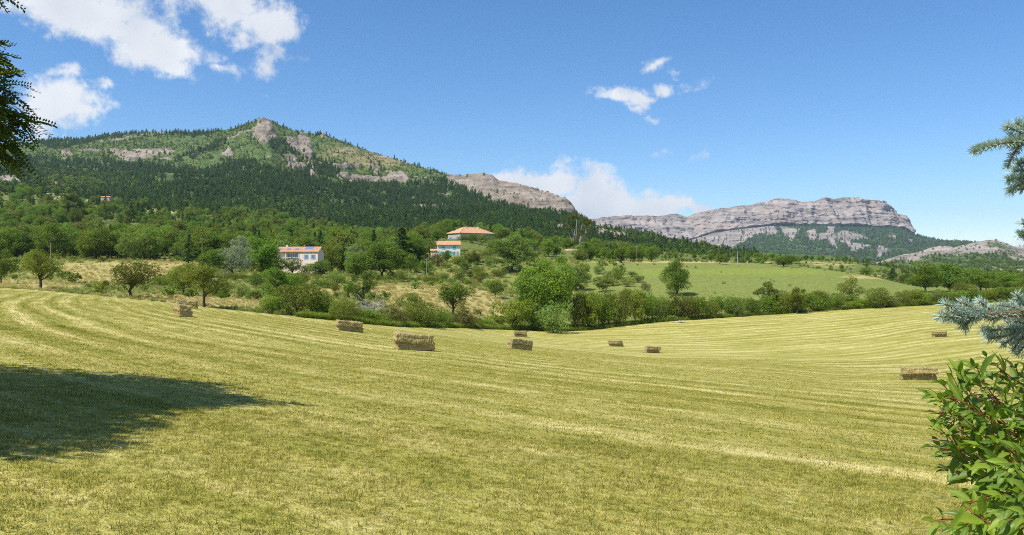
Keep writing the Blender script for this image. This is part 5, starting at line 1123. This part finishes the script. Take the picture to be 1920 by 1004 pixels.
def grass():
    rg = np.random.default_rng(91)
    def pts(y0, y1, n, wide=0.72):
        Y = np.sqrt(rg.uniform(y0 ** 2, y1 ** 2, n)); X = rg.uniform(-wide, wide, n) * Y; return X, Y
    near = [tuft(300 + i, 26, .05, .02, (.04, .055, .075)[i % 3], .0028, .6, .18 + .18 * (i % 3)) for i in range(6)]; mid = [tuft(320 + i, 28, .11, .02, (.045, .065)[i % 2], .0058, .65, .18 + .2 * (i % 2)) for i in range(5)]; far = [tuft(340 + i, 36, .32, .02, .075, .013, .75, .25) for i in range(4)]
    X, Y = pts(3.6, 11.5, 32000); Z = ground_z(X, Y); m = len(X); s = rg.uniform(.7, 1.3, m); nz = fbm(np.stack([X * .9, Y * .9, 0 * X], -1), 3); s *= 1 + .5 * nz
    scatter('grass', np.stack([X, Y, Z], 1), rg.uniform(0, 6.28, m), s, rg.integers(0, 6, m), near, 'short mown grass and stubble close to the viewer', 'grass')
    X, Y = pts(11, 30, 44000); Z = ground_z(X, Y); m = len(X); nz = fbm(np.stack([X * .5, Y * .5, 0 * X], -1), 3)
    scatter('stubble', np.stack([X, Y, Z], 1), rg.uniform(0, 6.28, m), rg.uniform(.7, 1.25, m) * (1 + .5 * nz), rg.integers(0, 5, m), mid, 'stubble of the mown field in the middle distance', 'grass')
    X, Y = pts(29, 95, 40000); u, v = to_uv(X, Y, ground_z(X, Y)); k = Y < edge_y(u) - 1; X, Y = X[k], Y[k]; Z = ground_z(X, Y); m = len(X)
    scatter('far_stubble', np.stack([X, Y, Z], 1), rg.uniform(0, 6.28, m), rg.uniform(.7, 1.2, m), rg.integers(0, 4, m), far, 'stubble of the mown field beyond the hay stacks', 'grass')
    # cut stalks left lying on the ground
    n = 4200; X, Y = pts(4.2, 18, n); drift = fbm(np.stack([X * .45, Y * .45, 0 * X + 3], -1), 3); k = rg.random(n) < sstep(-.25, .4, drift); X, Y = X[k], Y[k]; n = len(X); Z = ground_z(X, Y) + rg.uniform(.03, .075, n)
    a = rg.normal(.15, .7, n); L = rg.uniform(.06, .34, n) * np.clip(Y / 8, .8, 1.4); d = np.stack([np.cos(a), np.sin(a), rg.normal(0, .1, n)], 1) * L[:, None]; s = np.stack([-np.sin(a), np.cos(a), 0 * a], 1) * .0024; up = np.array([0, 0, .003]); c = np.stack([X, Y, Z], 1); bend = rg.normal(size=(n, 3)) * .03 * L[:, None]
    V = np.stack([c - d / 2 - s, c - d / 2 + s, c + s + bend + up, c - s + bend + up, c + d / 2 + s * .5, c + d / 2 - s * .5], 1).reshape(-1, 3); b = np.arange(n)[:, None] * 6; Q = np.concatenate([np.concatenate([b, b + 1, b + 2, b + 3], 1), np.concatenate([b + 3, b + 2, b + 4, b + 5], 1)])
    o = link('cut_hay', mesh_of('cut_hay', V, Q, [M_STRAW], dict(tone=np.repeat(rg.uniform(.3, 1, n), 6)))); tag(o, 'loose pale hay stalks lying on the mown grass', 'hay', kind='stuff')
    # tall grass of the verge and the rough meadow
    def gm(name, a, b): return leaf_mat(name, a, b, trans=.35, objvar=.35)
    tall = [tuft(360 + i, 40, .35, .35, .85, .02, .1, .0, mat) for i, mat in enumerate([gm('verge_green', (.12, .175, .02), (.30, .36, .06))] * 2 + [gm('meadow_straw', (.34, .28, .10), (.55, .47, .21))] * 2 + [gm('meadow_olive', (.19, .205, .045), (.34, .33, .10))] * 2)]
    M = 30000; th = rg.uniform(-.62, .60, M); r = np.exp(rg.uniform(math.log(92), math.log(380), M)); X = r * np.sin(th); Y = r * np.cos(th); Z = ground_z(X, Y); u, v = to_uv(X, Y, Z); e = Y - edge_y(u)
    dr = blobs(u, v, DRY) + .25 * fbm(np.stack([X / 30, Y / 30, 0 * X], -1), 3); verge = (e > .5) & (e < 5)
    dens = np.where(verge, 1.0, np.where(u > 1100, .008, .55)); k = (e > .5) & (rg.random(M) < dens); X, Y, Z, dr, verge, u = (q[k] for q in (X, Y, Z, dr, verge, u)); m = len(X)
    pick = np.where(verge & ((u > 560) | (rg.random(m) < .35)), rg.integers(0, 2, m), np.where(dr > .42, 2 + rg.integers(0, 2, m), 4 + rg.integers(0, 2, m))); s = rg.uniform(.7, 1.3, m) * np.where(verge & (u > 560), 1.2, 1) * np.where(u < 480, .75, 1) * np.clip(Y / 150, .9, 1.6)
    scatter('tall_grass', np.stack([X, Y, Z], 1), rg.uniform(0, 6.28, m), s, pick, tall, 'tall uncut grass along the hedge and over the dry meadow', 'grass')
    # thick green fringe where mower and hedge meet
    M = 5200; u = rg.uniform(560, 1960, M); Y = edge_y(u) + rg.uniform(.2, 3.0, M) + 1.4 * fbm(np.stack([u / 60, 0 * u, 0 * u], -1), 3); X = (u - CU) / FPX * Y; Z = ground_z(X, Y)
    scatter('verge_grass', np.stack([X, Y, Z], 1), rg.uniform(0, 6.28, M), rg.uniform(.8, 1.5, M), rg.integers(0, 2, M), tall[:2], 'fringe of fresh green grass under the hedge', 'grass')
grass()

# ---------------------------------------------------------------- tree at the left edge with feathery leaves; its crown shades the lawn
def left_tree():
    rg = np.random.default_rng(17); bx, by = -12.0, 8.6; bz = float(ground_z(bx, by)); root = empty('feathery_tree', (bx, by, bz)); o = np.array([bx, by, bz])
    M_F = leaf_mat('leaflet', (0.036, 0.068, 0.009), (0.170, 0.210, 0.026), trans=.42, objvar=0.0)
    mb = MB(); tr = limb_pts((0, 0, -.4), (.5, .3, 5.5), rg, 9, .04, 0); mb.tube(tr, np.linspace(.30, .14, 9), 10)
    # lobes: centre (world), radius, twig count; the first few reach into the picture
    lobes = [((-6.95, 10.3, EYE + 3.75), .26, 24), ((-7.5, 10.3, EYE + 2.0), 1.0, 460), ((-7.75, 10.4, EYE + 2.55), .9, 340), ((-8.4, 9.8, EYE + 2.1), 1.0, 260), ((-8.35, 10.2, EYE + 3.9), .8, 160), ((-9.2, 11.6, EYE + 3.0), 1.3, 300),
             ((-9.3, 9.5, EYE + 3.6), 1.7, 260), ((-9.4, 7.4, EYE + 2.9), 1.7, 300), ((-7.7, 6.3, EYE + 2.2), 1.3, 300), ((-7.6, 7.4, EYE + 2.3), 1.0, 240), ((-8.5, 8.6, EYE + 2.9), 1.4, 320), ((-10.5, 6.0, EYE + 3.4), 1.8, 260), ((-11, 8.5, EYE + 5.2), 2.2, 260), ((-12.5, 10.5, EYE + 3.6), 2.2, 240), ((-10.6, 10.9, EYE + 4.0), 1.7, 240), ((-13.5, 7, EYE + 4), 2.2, 200), ((-11.2, 8.2, EYE + 3.0), 1.8, 260), ((-9.8, 8.4, EYE + 4.6), 1.6, 200)]
    V = []; Q = []; tn = []; n0 = 0
    for c, R, nt_ in lobes:
        c = np.array(c) - o; lp = limb_pts(tr[rg.integers(4, 8)], c, rg, 8, .10, .05); mb.tube(lp, np.linspace(.10, .03, 8), 6)
        for k in range(int(nt_ * 1.5)):
            d = norm(rg.normal(size=3) * [1, 1, .8]); e = c + d * R * (.35 + .72 * rg.random() ** .6)
            e[2] -= .12 * R * rg.random()
            st = c + (e - c) * .45
            if k % 5 == 0: mb.tube(limb_pts(lp[rg.integers(4, 8)], e, rg, 5, .12, .05), np.linspace(.022, .005, 5), 4)
            # a leafy shoot: rachis with leaflets on both sides
            ax = norm(d * .6 + np.array([.45, 0, -.22]) + rg.normal(size=3) * .35); L = rg.uniform(.22, .46); nl = 11
            t = np.linspace(.08, 1, nl)[:, None]; rp = e + ax * L * t + np.array([0, 0, -1]) * (.10 * t ** 2)
            sd = norm(np.cross(ax, rg.normal(size=3) * .4 + [0, 0, 1.])); nn = norm(np.cross(sd, ax))
            for sg in (-1, 1):
                ld = norm(sd * sg + ax * .55 + rg.normal(size=(nl, 3)) * .15); ll = (rg.uniform(.07, .11) * (1 - .35 * t)); w = np.cross(ld, nn) * ll * .24
                q = np.stack([rp, rp + ld * ll * .5 + w, rp + ld * ll, rp + ld * ll * .5 - w], 1).reshape(-1, 3); V.append(q); Q.append(np.arange(4 * nl).reshape(nl, 4) + n0); n0 += 4 * nl; tn.append(np.full(4 * nl, np.clip(rg.normal(.45, .25), 0, 1)))
    # broader masses deep inside the crown, so that its shade is closed
    P = []
    for c, R, nt_ in lobes[1:]:
        d = norm(rg.normal(size=(2000, 3))); P.append(np.array(c) - o + d * (R * rg.random(2000) ** .45)[:, None])
    P = np.concatenate(P); v2, q2, t2 = diamonds(P, norm(rg.normal(size=P.shape) + [0, 0, .5]), .15 * rg.uniform(.6, 1.3, len(P)), rg, .35); V.append(v2); Q.append(q2 + n0); tn.append(t2)
    mb.build('trunk', M_BARK, root, True); c = link('crown', mesh_of('feathery_crown', np.concatenate(V), np.concatenate(Q), [M_F], dict(tone=np.concatenate(tn))), root)
    tag(root, 'feathery leaved tree reaching into the picture at the upper left edge', 'tree')
left_tree()

# ---------------------------------------------------------------- blue spruce at the right edge
M_NEEDLE = leaf_mat('blue_needle', (0.105, 0.195, 0.150), (0.54, 0.67, 0.57), trans=.08, rough=.45, spec=.35, objvar=0.0)
M_TWIG = plain('spruce_twig', (0.22, 0.12, 0.055), .8, .2, 30.0, .2)
M_BUD = plain('spruce_bud', (0.40, 0.19, 0.07), .6, .1, 30.0, .2)
def needles(P, A, rg, per, ln, w, up=0.0):
    """needles set round a twig; P points along it, A its directions"""
    n = len(P) * per; p = np.repeat(P, per, 0); a = np.repeat(A, per, 0); r = norm(rg.normal(size=(n, 3)) + [0, 0, .35 + up]); r = norm(r - (r * a).sum(1, keepdims=True) * a); d = norm(r * 1.0 + a * rg.uniform(.55, 1.05, n)[:, None]); L = ln * rg.uniform(.75, 1.15, n)[:, None]
    s = norm(np.cross(d, rg.normal(size=(n, 3)))) * w; curve = norm(np.cross(s, d)) * L * .06; V = np.stack([p - s * .7, p + s * .7, p + d * L * .6 + s + curve, p + d * L * .6 - s + curve, p + d * L], 1).reshape(-1, 3); k = np.arange(n)[:, None] * 5
    # tone by needle: paler the more it points upward, varied at random
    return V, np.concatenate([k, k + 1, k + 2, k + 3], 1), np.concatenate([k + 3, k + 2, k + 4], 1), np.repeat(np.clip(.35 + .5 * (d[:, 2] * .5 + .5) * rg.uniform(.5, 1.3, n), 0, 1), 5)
def spruce():
    rg = np.random.default_rng(23); bx, by = 3.35, 3.25; bz = float(ground_z(bx, by)); root = empty('blue_spruce', (bx, by, bz)); o = np.array([bx, by, bz])
    MB().tube(np.array([(0, 0, -.3), (0, 0, 2.2), (.02, 0, 4.6)]), [.13, .10, .05], 10).build('trunk', M_BARK, root, True)
    def branch(main, twigs, name='branch'):
        """main: world polyline; twigs: world polylines leaving it"""
        br = MB(); main = np.asarray(main) - o; br.tube(main, np.linspace(.018, .005, len(main)), 7); V = []; Q = []; T = []; tn = []; n0 = 0; tips = []
        for i, tw in enumerate(list(twigs) + [main[1:] + o]):
            tw = np.asarray(tw) - o; L = np.linalg.norm(np.diff(tw, axis=0), axis=1).sum(); m = max(6, int(L / .0042)); t = np.linspace(0, 1, len(tw)); q = np.linspace(.0, 1, m); P = np.stack([np.interp(q, t, tw[:, j]) for j in range(3)], 1); A = norm(np.gradient(P, axis=0)); br.tube(tw, np.linspace(.0036, .0022, len(tw)), 5)
            v, qd, td, tone = needles(P, A, rg, 8, .0255, .00105); V.append(v); Q.append(qd + n0); T.append(td + n0); tn.append(tone); n0 += len(v); tips.append((tw[-1], A[-1]))
        b = br.build(name, M_TWIG, root, True); link('needles', mesh_of('needles', np.concatenate(V), [np.concatenate(Q), np.concatenate(T)], [M_NEEDLE], dict(tone=np.concatenate(tn))), b)
        mb = MB()
        for p, a in tips: mb.tube(np.array([p - a * .002, p + a * .003, p + a * .007]), [.0018, .0021, .0006], 6)
        mb.build('buds', M_BUD, b, True)
    def tw(*uvy): return [at(u, v, y) for u, v, y in uvy]
    T0 = lambda z: np.array([bx, by, z])
    # upper twig: long finger pointing left, drooping neighbours
    branch([T0(EYE + .62), at(2010, 250, 2.75), at(1925, 262, 2.42), at(1895, 268, 2.36)],
           [tw((1925, 268, 2.42), (1890, 268, 2.36), (1850, 274, 2.30), (1826, 284, 2.26)), tw((1930, 255, 2.44), (1905, 246, 2.40), (1888, 238, 2.38)), tw((1930, 246, 2.46), (1915, 236, 2.44), (1905, 231, 2.42)), tw((1912, 272, 2.4), (1900, 290, 2.38), (1890, 312, 2.36)), tw((1935, 270, 2.44), (1915, 262, 2.42), (1895, 258, 2.40)), tw((1945, 280, 2.46), (1925, 300, 2.44), (1910, 310, 2.44)), tw((1960, 240, 2.5), (1940, 228, 2.48), (1925, 222, 2.46))])
    branch([T0(EYE + .45), at(2020, 310, 2.8), at(1935, 330, 2.46), at(1915, 336, 2.42)],
           [tw((1935, 322, 2.46), (1918, 320, 2.44), (1900, 322, 2.42)), tw((1930, 334, 2.44), (1908, 336, 2.40), (1890, 338, 2.38)), tw((1925, 340, 2.44), (1905, 350, 2.42), (1893, 360, 2.40)), tw((1940, 312, 2.48), (1922, 306, 2.46), (1910, 306, 2.45)), tw((1945, 345, 2.46), (1925, 352, 2.45), (1912, 356, 2.44))])
    branch([T0(EYE + .22), at(2030, 420, 2.8), at(1945, 438, 2.5), at(1925, 441, 2.46)], [tw((1940, 436, 2.5), (1925, 438, 2.48), (1912, 441, 2.46)), tw((1945, 428, 2.5), (1930, 424, 2.5), (1918, 420, 2.49)), tw((1950, 446, 2.5), (1938, 456, 2.5), (1930, 462, 2.49))])
    # lower branch: fan of short frosted twigs
    branch([T0(EYE - .05), at(2040, 590, 2.7), at(1930, 588, 2.4), at(1850, 590, 2.24), at(1790, 594, 2.14)],
           [tw((1850, 590, 2.24), (1815, 594, 2.18), (1785, 596, 2.13), (1763, 594, 2.10)), tw((1825, 590, 2.2), (1795, 580, 2.15), (1772, 571, 2.12)), tw((1850, 590, 2.24), (1825, 578, 2.21), (1804, 568, 2.19)), tw((1865, 588, 2.27), (1850, 576, 2.26), (1838, 566, 2.25)), tw((1840, 592, 2.22), (1815, 602, 2.19), (1798, 606, 2.17)), tw((1825, 594, 2.2), (1814, 606, 2.18), (1808, 616, 2.17)), tw((1885, 588, 2.3), (1865, 582, 2.29), (1845, 580, 2.28)),
            tw((1920, 586, 2.36), (1895, 574, 2.34), (1870, 574, 2.32)), tw((1935, 580, 2.4), (1915, 566, 2.39), (1907, 553, 2.38)), tw((1950, 586, 2.42), (1925, 574, 2.40), (1900, 570, 2.38)), tw((1890, 590, 2.32), (1870, 596, 2.30), (1855, 600, 2.29))])
    branch([T0(EYE - .15), at(2040, 620, 2.75), at(1945, 615, 2.46), at(1900, 620, 2.36)],
           [tw((1905, 618, 2.37), (1880, 618, 2.34), (1858, 620, 2.31), (1842, 621, 2.29)), tw((1910, 620, 2.38), (1888, 630, 2.35), (1866, 634, 2.33), (1852, 634, 2.32)), tw((1915, 622, 2.4), (1895, 638, 2.38), (1880, 646, 2.37)), tw((1925, 622, 2.42), (1910, 642, 2.41), (1900, 656, 2.40)), tw((1935, 612, 2.44), (1910, 604, 2.42), (1890, 604, 2.4)), tw((1945, 625, 2.45), (1925, 645, 2.44), (1908, 664, 2.43)), tw((1950, 605, 2.46), (1925, 596, 2.45), (1902, 598, 2.44)), tw((1960, 640, 2.46), (1940, 655, 2.46), (1925, 668, 2.46)), tw((1930, 630, 2.42), (1918, 636, 2.41), (1902, 640, 2.4))])
    # the rest of the tree, out of the picture
    for i in range(16):
        z = EYE - .9 + i * .24; a = rg.uniform(-1.6, 1.9); L = rg.uniform(.7, 1.1) * (1 - .12 * i / 16); d = np.array([math.cos(a), math.sin(a), -.1]); p0 = T0(z); main = [p0, p0 + d * L * .5, p0 + d * L + [0, 0, .05]]; tws = []
        for k in range(8):
            f = .3 + .7 * k / 7; q = p0 + d * L * f; sd = norm(np.cross(d, [0, 0, 1.]) * (1 if k % 2 else -1) + d * .8 + rg.normal(size=3) * .15); tws.append([q, q + sd * .10, q + sd * .2 + [0, 0, -.02]])
        branch(main, tws)
    tag(root, 'blue spruce with frosted needle twigs reaching in from the right edge', 'tree')
spruce()

# ---------------------------------------------------------------- large leaved shrub, lower right
def shrub_leaf_mat():
    m, nt, b = new_mat('shrub_leaf'); tone = nt.attr('tone'); rib = nt.attr('rib'); oi = nt.new('ShaderNodeObjectInfo').outputs['Random']
    tc = nt.new('ShaderNodeTexCoord'); n = nt.noise(40, 3, .5, tc.outputs['Object']); f = nt.math('ADD', nt.math('MULTIPLY', oi, .7), nt.math('MULTIPLY', n, .3), clamp=True)
    c = nt.mix(f, (0.055, 0.128, 0.010), (0.290, 0.400, 0.036)); c = nt.mix(nt.math('MULTIPLY', nt.ramp(nt.noise(14, 4, .6, tc.outputs['Object']), .58, .72), .45), c, (0.33, 0.33, 0.05)); c = nt.mix(nt.math('MULTIPLY', rib, .22), c, (0.36, 0.38, 0.10)); nt.put(b.inputs['Base Color'], c); b.inputs['Roughness'].default_value = .42; b.inputs['Specular IOR Level'].default_value = .4
    st = nt.scalev(tc.outputs['Object'], (60, 14, 14)); nt.L.new(nt.bump(nt.noise(1.0, 2, .5, st), .25, .004), b.inputs['Normal'])
    tr = nt.new('ShaderNodeBsdfTranslucent'); nt.put(tr.inputs['Color'], nt.mix(1.0, c, (1.5, 1.6, .5), 'MULTIPLY')); ms = nt.new('ShaderNodeMixShader'); ms.inputs[0].default_value = .34; nt.L.new(b.outputs[0], ms.inputs[1]); nt.L.new(tr.outputs[0], ms.inputs[2]); nt.L.new(ms.outputs[0], nt.N['Material Output'].inputs[0]); return m
M_SLEAF = shrub_leaf_mat(); M_STEM = plain('red_stem', (0.24, 0.085, 0.035), .6, .2, 40.0, .3); M_OLDSTEM = plain('old_stem', (0.33, 0.20, 0.12), .75, .25, 30.0, .2); M_SEED = plain('seed_head', (0.27, 0.12, 0.065), .8, .3, 60.0, .2)
def leaf_mesh(seed, bend, fold, wav):
    """pointed oval leaf, unit length along +x, upper side +z"""
    rg = np.random.default_rng(seed); xs = np.linspace(0, 1, 7); w = .175 * np.sin(np.pi * np.clip(xs, 0.0, 1) ** .82) ** .85; w[0] = .012; w[-1] = .004; V = []; rb = []
    for x, ww in zip(xs, w):
        for j, sgn in enumerate((-1, -.5, 0, .5, 1)): V.append((x * (1 - .08 * bend * x), sgn * ww, abs(sgn) * ww * fold + wav * math.sin(x * 9 + sgn * 2) * abs(sgn) - bend * x ** 1.8)); rb.append(1.0 if sgn == 0 else 0.0)
    Q = [(i * 5 + j, i * 5 + 5 + j, i * 5 + 6 + j, i * 5 + 1 + j) for i in range(6) for j in range(4)]
    return mesh_of('leaf', V, np.array(Q), [M_SLEAF], dict(rib=rb, tone=np.full(len(V), .5)), smooth=True)
def shrub():
    rg = np.random.default_rng(29); bx, by = 1.98, 2.62; bz = float(ground_z(bx, by)); root = empty('leafy_shrub', (bx, by, bz)); o = np.array([bx, by, bz]); LM_ = [leaf_mesh(i, b, f, w) for i, (b, f, w) in enumerate(((.10, .35, .012), (.22, .5, .02), (.32, .4, .015), (.16, .7, .02), (.05, .3, .02)))]
    shoots = [(1850, 672, 2.42), (1832, 690, 2.36), (1812, 684, 2.44), (1800, 700, 2.34), (1786, 706, 2.4), (1870, 686, 2.5), (1905, 690, 2.36), (1925, 688, 2.5), (1890, 712, 2.3), (1772, 726, 2.38), (1756, 738, 2.34), (1748, 744, 2.42), (1764, 752, 2.28), (1786, 744, 2.26), (1812, 734, 2.24), (1836, 722, 2.22), (1862, 728, 2.28), (1884, 742, 2.2), (1908, 736, 2.16), (1932, 720, 2.22),
              (1760, 776, 2.36), (1752, 806, 2.42), (1776, 800, 2.3), (1800, 780, 2.22), (1828, 770, 2.18), (1856, 780, 2.14), (1880, 790, 2.2), (1906, 778, 2.1), (1930, 770, 2.14), (1750, 838, 2.44), (1768, 850, 2.36), (1790, 836, 2.3), (1815, 826, 2.22), (1840, 838, 2.16), (1866, 830, 2.12), (1892, 842, 2.04), (1918, 838, 2.0), (1776, 882, 2.4), (1796, 900, 2.34), (1818, 884, 2.26), (1842, 896, 2.2), (1862, 872, 2.04), (1886, 884, 1.92), (1912, 880, 1.9), (1940, 860, 1.95),
              (1806, 936, 2.36), (1828, 946, 2.28), (1850, 930, 2.18), (1874, 936, 2.0), (1898, 930, 1.86), (1924, 925, 1.82), (1772, 978, 2.2), (1790, 990, 2.1), (1814, 984, 2.04), (1842, 976, 2.0), (1866, 984, 1.92), (1892, 976, 1.82), (1920, 972, 1.78), (1800, 1030, 2.1), (1840, 1035, 2.0), (1880, 1030, 1.9), (1920, 1030, 1.8), (1960, 800, 2.1), (1970, 900, 2.0), (1960, 980, 1.85), (1955, 740, 2.3), (1990, 700, 2.4), (2020, 800, 2.3), (2030, 900, 2.2), (1990, 1050, 2.0)]
    leaves = []; st = MB(); old = MB(); seed = MB()
    hub = [np.array([1.80, 2.50, EYE - .95]), np.array([1.72, 2.42, EYE - .75]), np.array([1.92, 2.5, EYE - .7]), np.array([1.78, 2.36, EYE - 1.15]), np.array([1.86, 2.56, EYE - .55])]
    for h in hub: old.tube(limb_pts((0, 0, -.1), h - o, rg, 7, .06, 0), np.linspace(.017, .009, 7), 7)
    for (u, v, Y) in shoots:
        tip = at(u, v, Y); h = min(hub, key=lambda q: np.linalg.norm(q - tip)); lp = limb_pts(h, tip, rg, 9, .10, .03); old.tube(lp[:6] - o, np.linspace(.0045, .0024, 6), 5); st.tube(lp[5:] - o, np.linspace(.0024, .0013, 4), 5)
        L = np.linalg.norm(np.diff(lp, axis=0), axis=1); cum = np.concatenate([[0], np.cumsum(L)]); tot = cum[-1]; npair = int(rg.integers(5, 7)); ph = rg.uniform(0, 3.14)
        for k in range(npair):
            s = tot - .004 - k * rg.uniform(.020, .034) * (1 + .12 * k)
            if s < 0: break
            p = np.array([np.interp(s, cum, lp[:, j]) for j in range(3)]); ax = norm(np.array([np.interp(min(tot, s + .02), cum, lp[:, j]) for j in range(3)]) - np.array([np.interp(max(0, s - .02), cum, lp[:, j]) for j in range(3)])); e1 = norm(np.cross(ax, [.2, .1, 1.])); e2 = np.cross(ax, e1); ph += math.pi / 2 + rg.normal() * .15
            for sg in (0, math.pi):
                if rg.random() < .06: continue
                rd = math.cos(ph + sg) * e1 + math.sin(ph + sg) * e2; open_ = [.35, .7, .95, 1.15, 1.3, 1.4][k] + rg.normal() * .12; d = norm(ax * math.cos(open_) + rd * math.sin(open_) + np.array([-.10, -.12, -.02])); ln = rg.uniform(.042, .088) * [.6, .85, 1, 1.05, 1, .95][k]; leaves.append((p, d, ax, ln, k)); st.tube(np.array([p, p + d * .010]) - o, [.0013, .0011], 4)
    # dry seed heads
    for (u, v, Y) in ((1880, 700, 2.3), (1862, 752, 2.2), (1838, 745, 2.2), (1774, 775, 2.3), (1800, 812, 2.2), (1870, 762, 2.25)):
        c = at(u, v, Y) - o; d = norm(rg.normal(size=3) * .3 + [0, 0, 1.])
        for k in range(24): q = c + d * rg.uniform(-.02, .04) + rg.normal(size=3) * .008; seed.tube(np.array([q, q + rg.normal(size=3) * .004 + [0, 0, .003]]), [.0016, .0010], 4)
    for (a, b) in (((1738, 823, 2.42), (1860, 850, 2.3)), ((1790, 800, 2.3), (1930, 890, 2.25)), ((1760, 870, 2.4), (1850, 905, 2.3)), ((1830, 850, 2.15), (1940, 915, 2.2))): old.tube(limb_pts(at(*a) - o, at(*b) - o, rg, 7, .05, 0), np.linspace(.002, .005, 7), 5)
    old.build('stem', M_OLDSTEM, root, True); st.build('shoot', M_STEM, root, True); seed.build('seed_head', M_SEED, root)
    def xf(p, d, ax, ln):
        side = norm(np.cross(ax + np.array([0, 0, .9]), d)); up = np.cross(d, side)
        if up[2] < 0: side = -side; up = -up
        side = norm(side + rg.normal(size=3) * .16); up = norm(np.cross(d, side)); side = np.cross(up, d); return Matrix(np.vstack([np.column_stack([d * ln, side * ln, up * ln, p + d * .008 - o]), [0, 0, 0, 1]]).tolist())
    def seen(l):
        u, v = to_uv(*l[0]); return (1735 < u < 1930) and v < 1015
    leaves.sort(key=lambda l: (not seen(l), l[0][1] / l[3])); V = []; Q = []; n0 = 0
    for i, (p, d, ax, ln, k) in enumerate(leaves):
        m = LM_[rg.integers(len(LM_))]; M = xf(p, d, ax, ln)
        if i < 300: l = link('leaf', m, root); l.matrix_local = M
        else:
            v = np.zeros(len(m.vertices) * 3, np.float32); m.vertices.foreach_get('co', v); v = v.reshape(-1, 3); M_ = np.array(M); V.append(v @ M_[:3, :3].T + M_[:3, 3]); q = np.zeros(len(m.loops), np.int32); m.loops.foreach_get('vertex_index', q); Q.append(q.reshape(-1, 4) + n0); n0 += len(v)
    if V:
        V = np.concatenate(V); rb = np.tile(np.tile([0, 0, 1, 0, 0], 7), len(V) // 35).astype(float); l = link('leaves', mesh_of('leaves', V, np.concatenate(Q), [M_SLEAF], dict(rib=rb, tone=0 * rb), smooth=True), root); l['kind'] = 'stuff'
    tag(root, 'glossy large leaved shrub with reddish stems at the lower right', 'shrub'); print('leaves', len(leaves))
shrub()

# ---------------------------------------------------------------- the summer air
def haze():
    mb = MB().box(-5200, 9000, -3600, 9200, -160, 680); m = bpy.data.materials.new('haze_air'); m.use_nodes = True; N = m.node_tree.nodes; N.clear(); out = N.new('ShaderNodeOutputMaterial'); pv = N.new('ShaderNodeVolumePrincipled')
    pv.inputs['Color'].default_value = (0.62, 0.76, 0.95, 1); pv.inputs['Density'].default_value = HAZE; pv.inputs['Anisotropy'].default_value = 0.2; m.node_tree.links.new(pv.outputs[0], out.inputs['Volume'])
    tag(mb.build('haze', m), 'thin blue summer haze filling the valley', 'haze', kind='stuff')
HAZE = 4.4e-5
haze()

# ---------------------------------------------------------------- labels: things that share a look are told apart by their order
def ordinals():
    W = 'first second third fourth fifth sixth seventh eighth ninth tenth eleventh twelfth'.split(); G = {}
    for o in sc.objects:
        if o.parent is None and 'label' in o and 'group' in o and o['category'] in ('tree', 'shrub'): G.setdefault(o['label'], []).append(o)
    for lab, L in G.items():
        if not 2 <= len(L) <= 12: continue
        L.sort(key=lambda o: o.location.x / o.location.y)
        for i, o in enumerate(L):
            t = 'leftmost' if i == 0 else 'rightmost' if i == len(L) - 1 else W[i] + ' from left'
            new = lab + ', ' + t
            if len(new.split()) <= 16: o['label'] = new
ordinals()
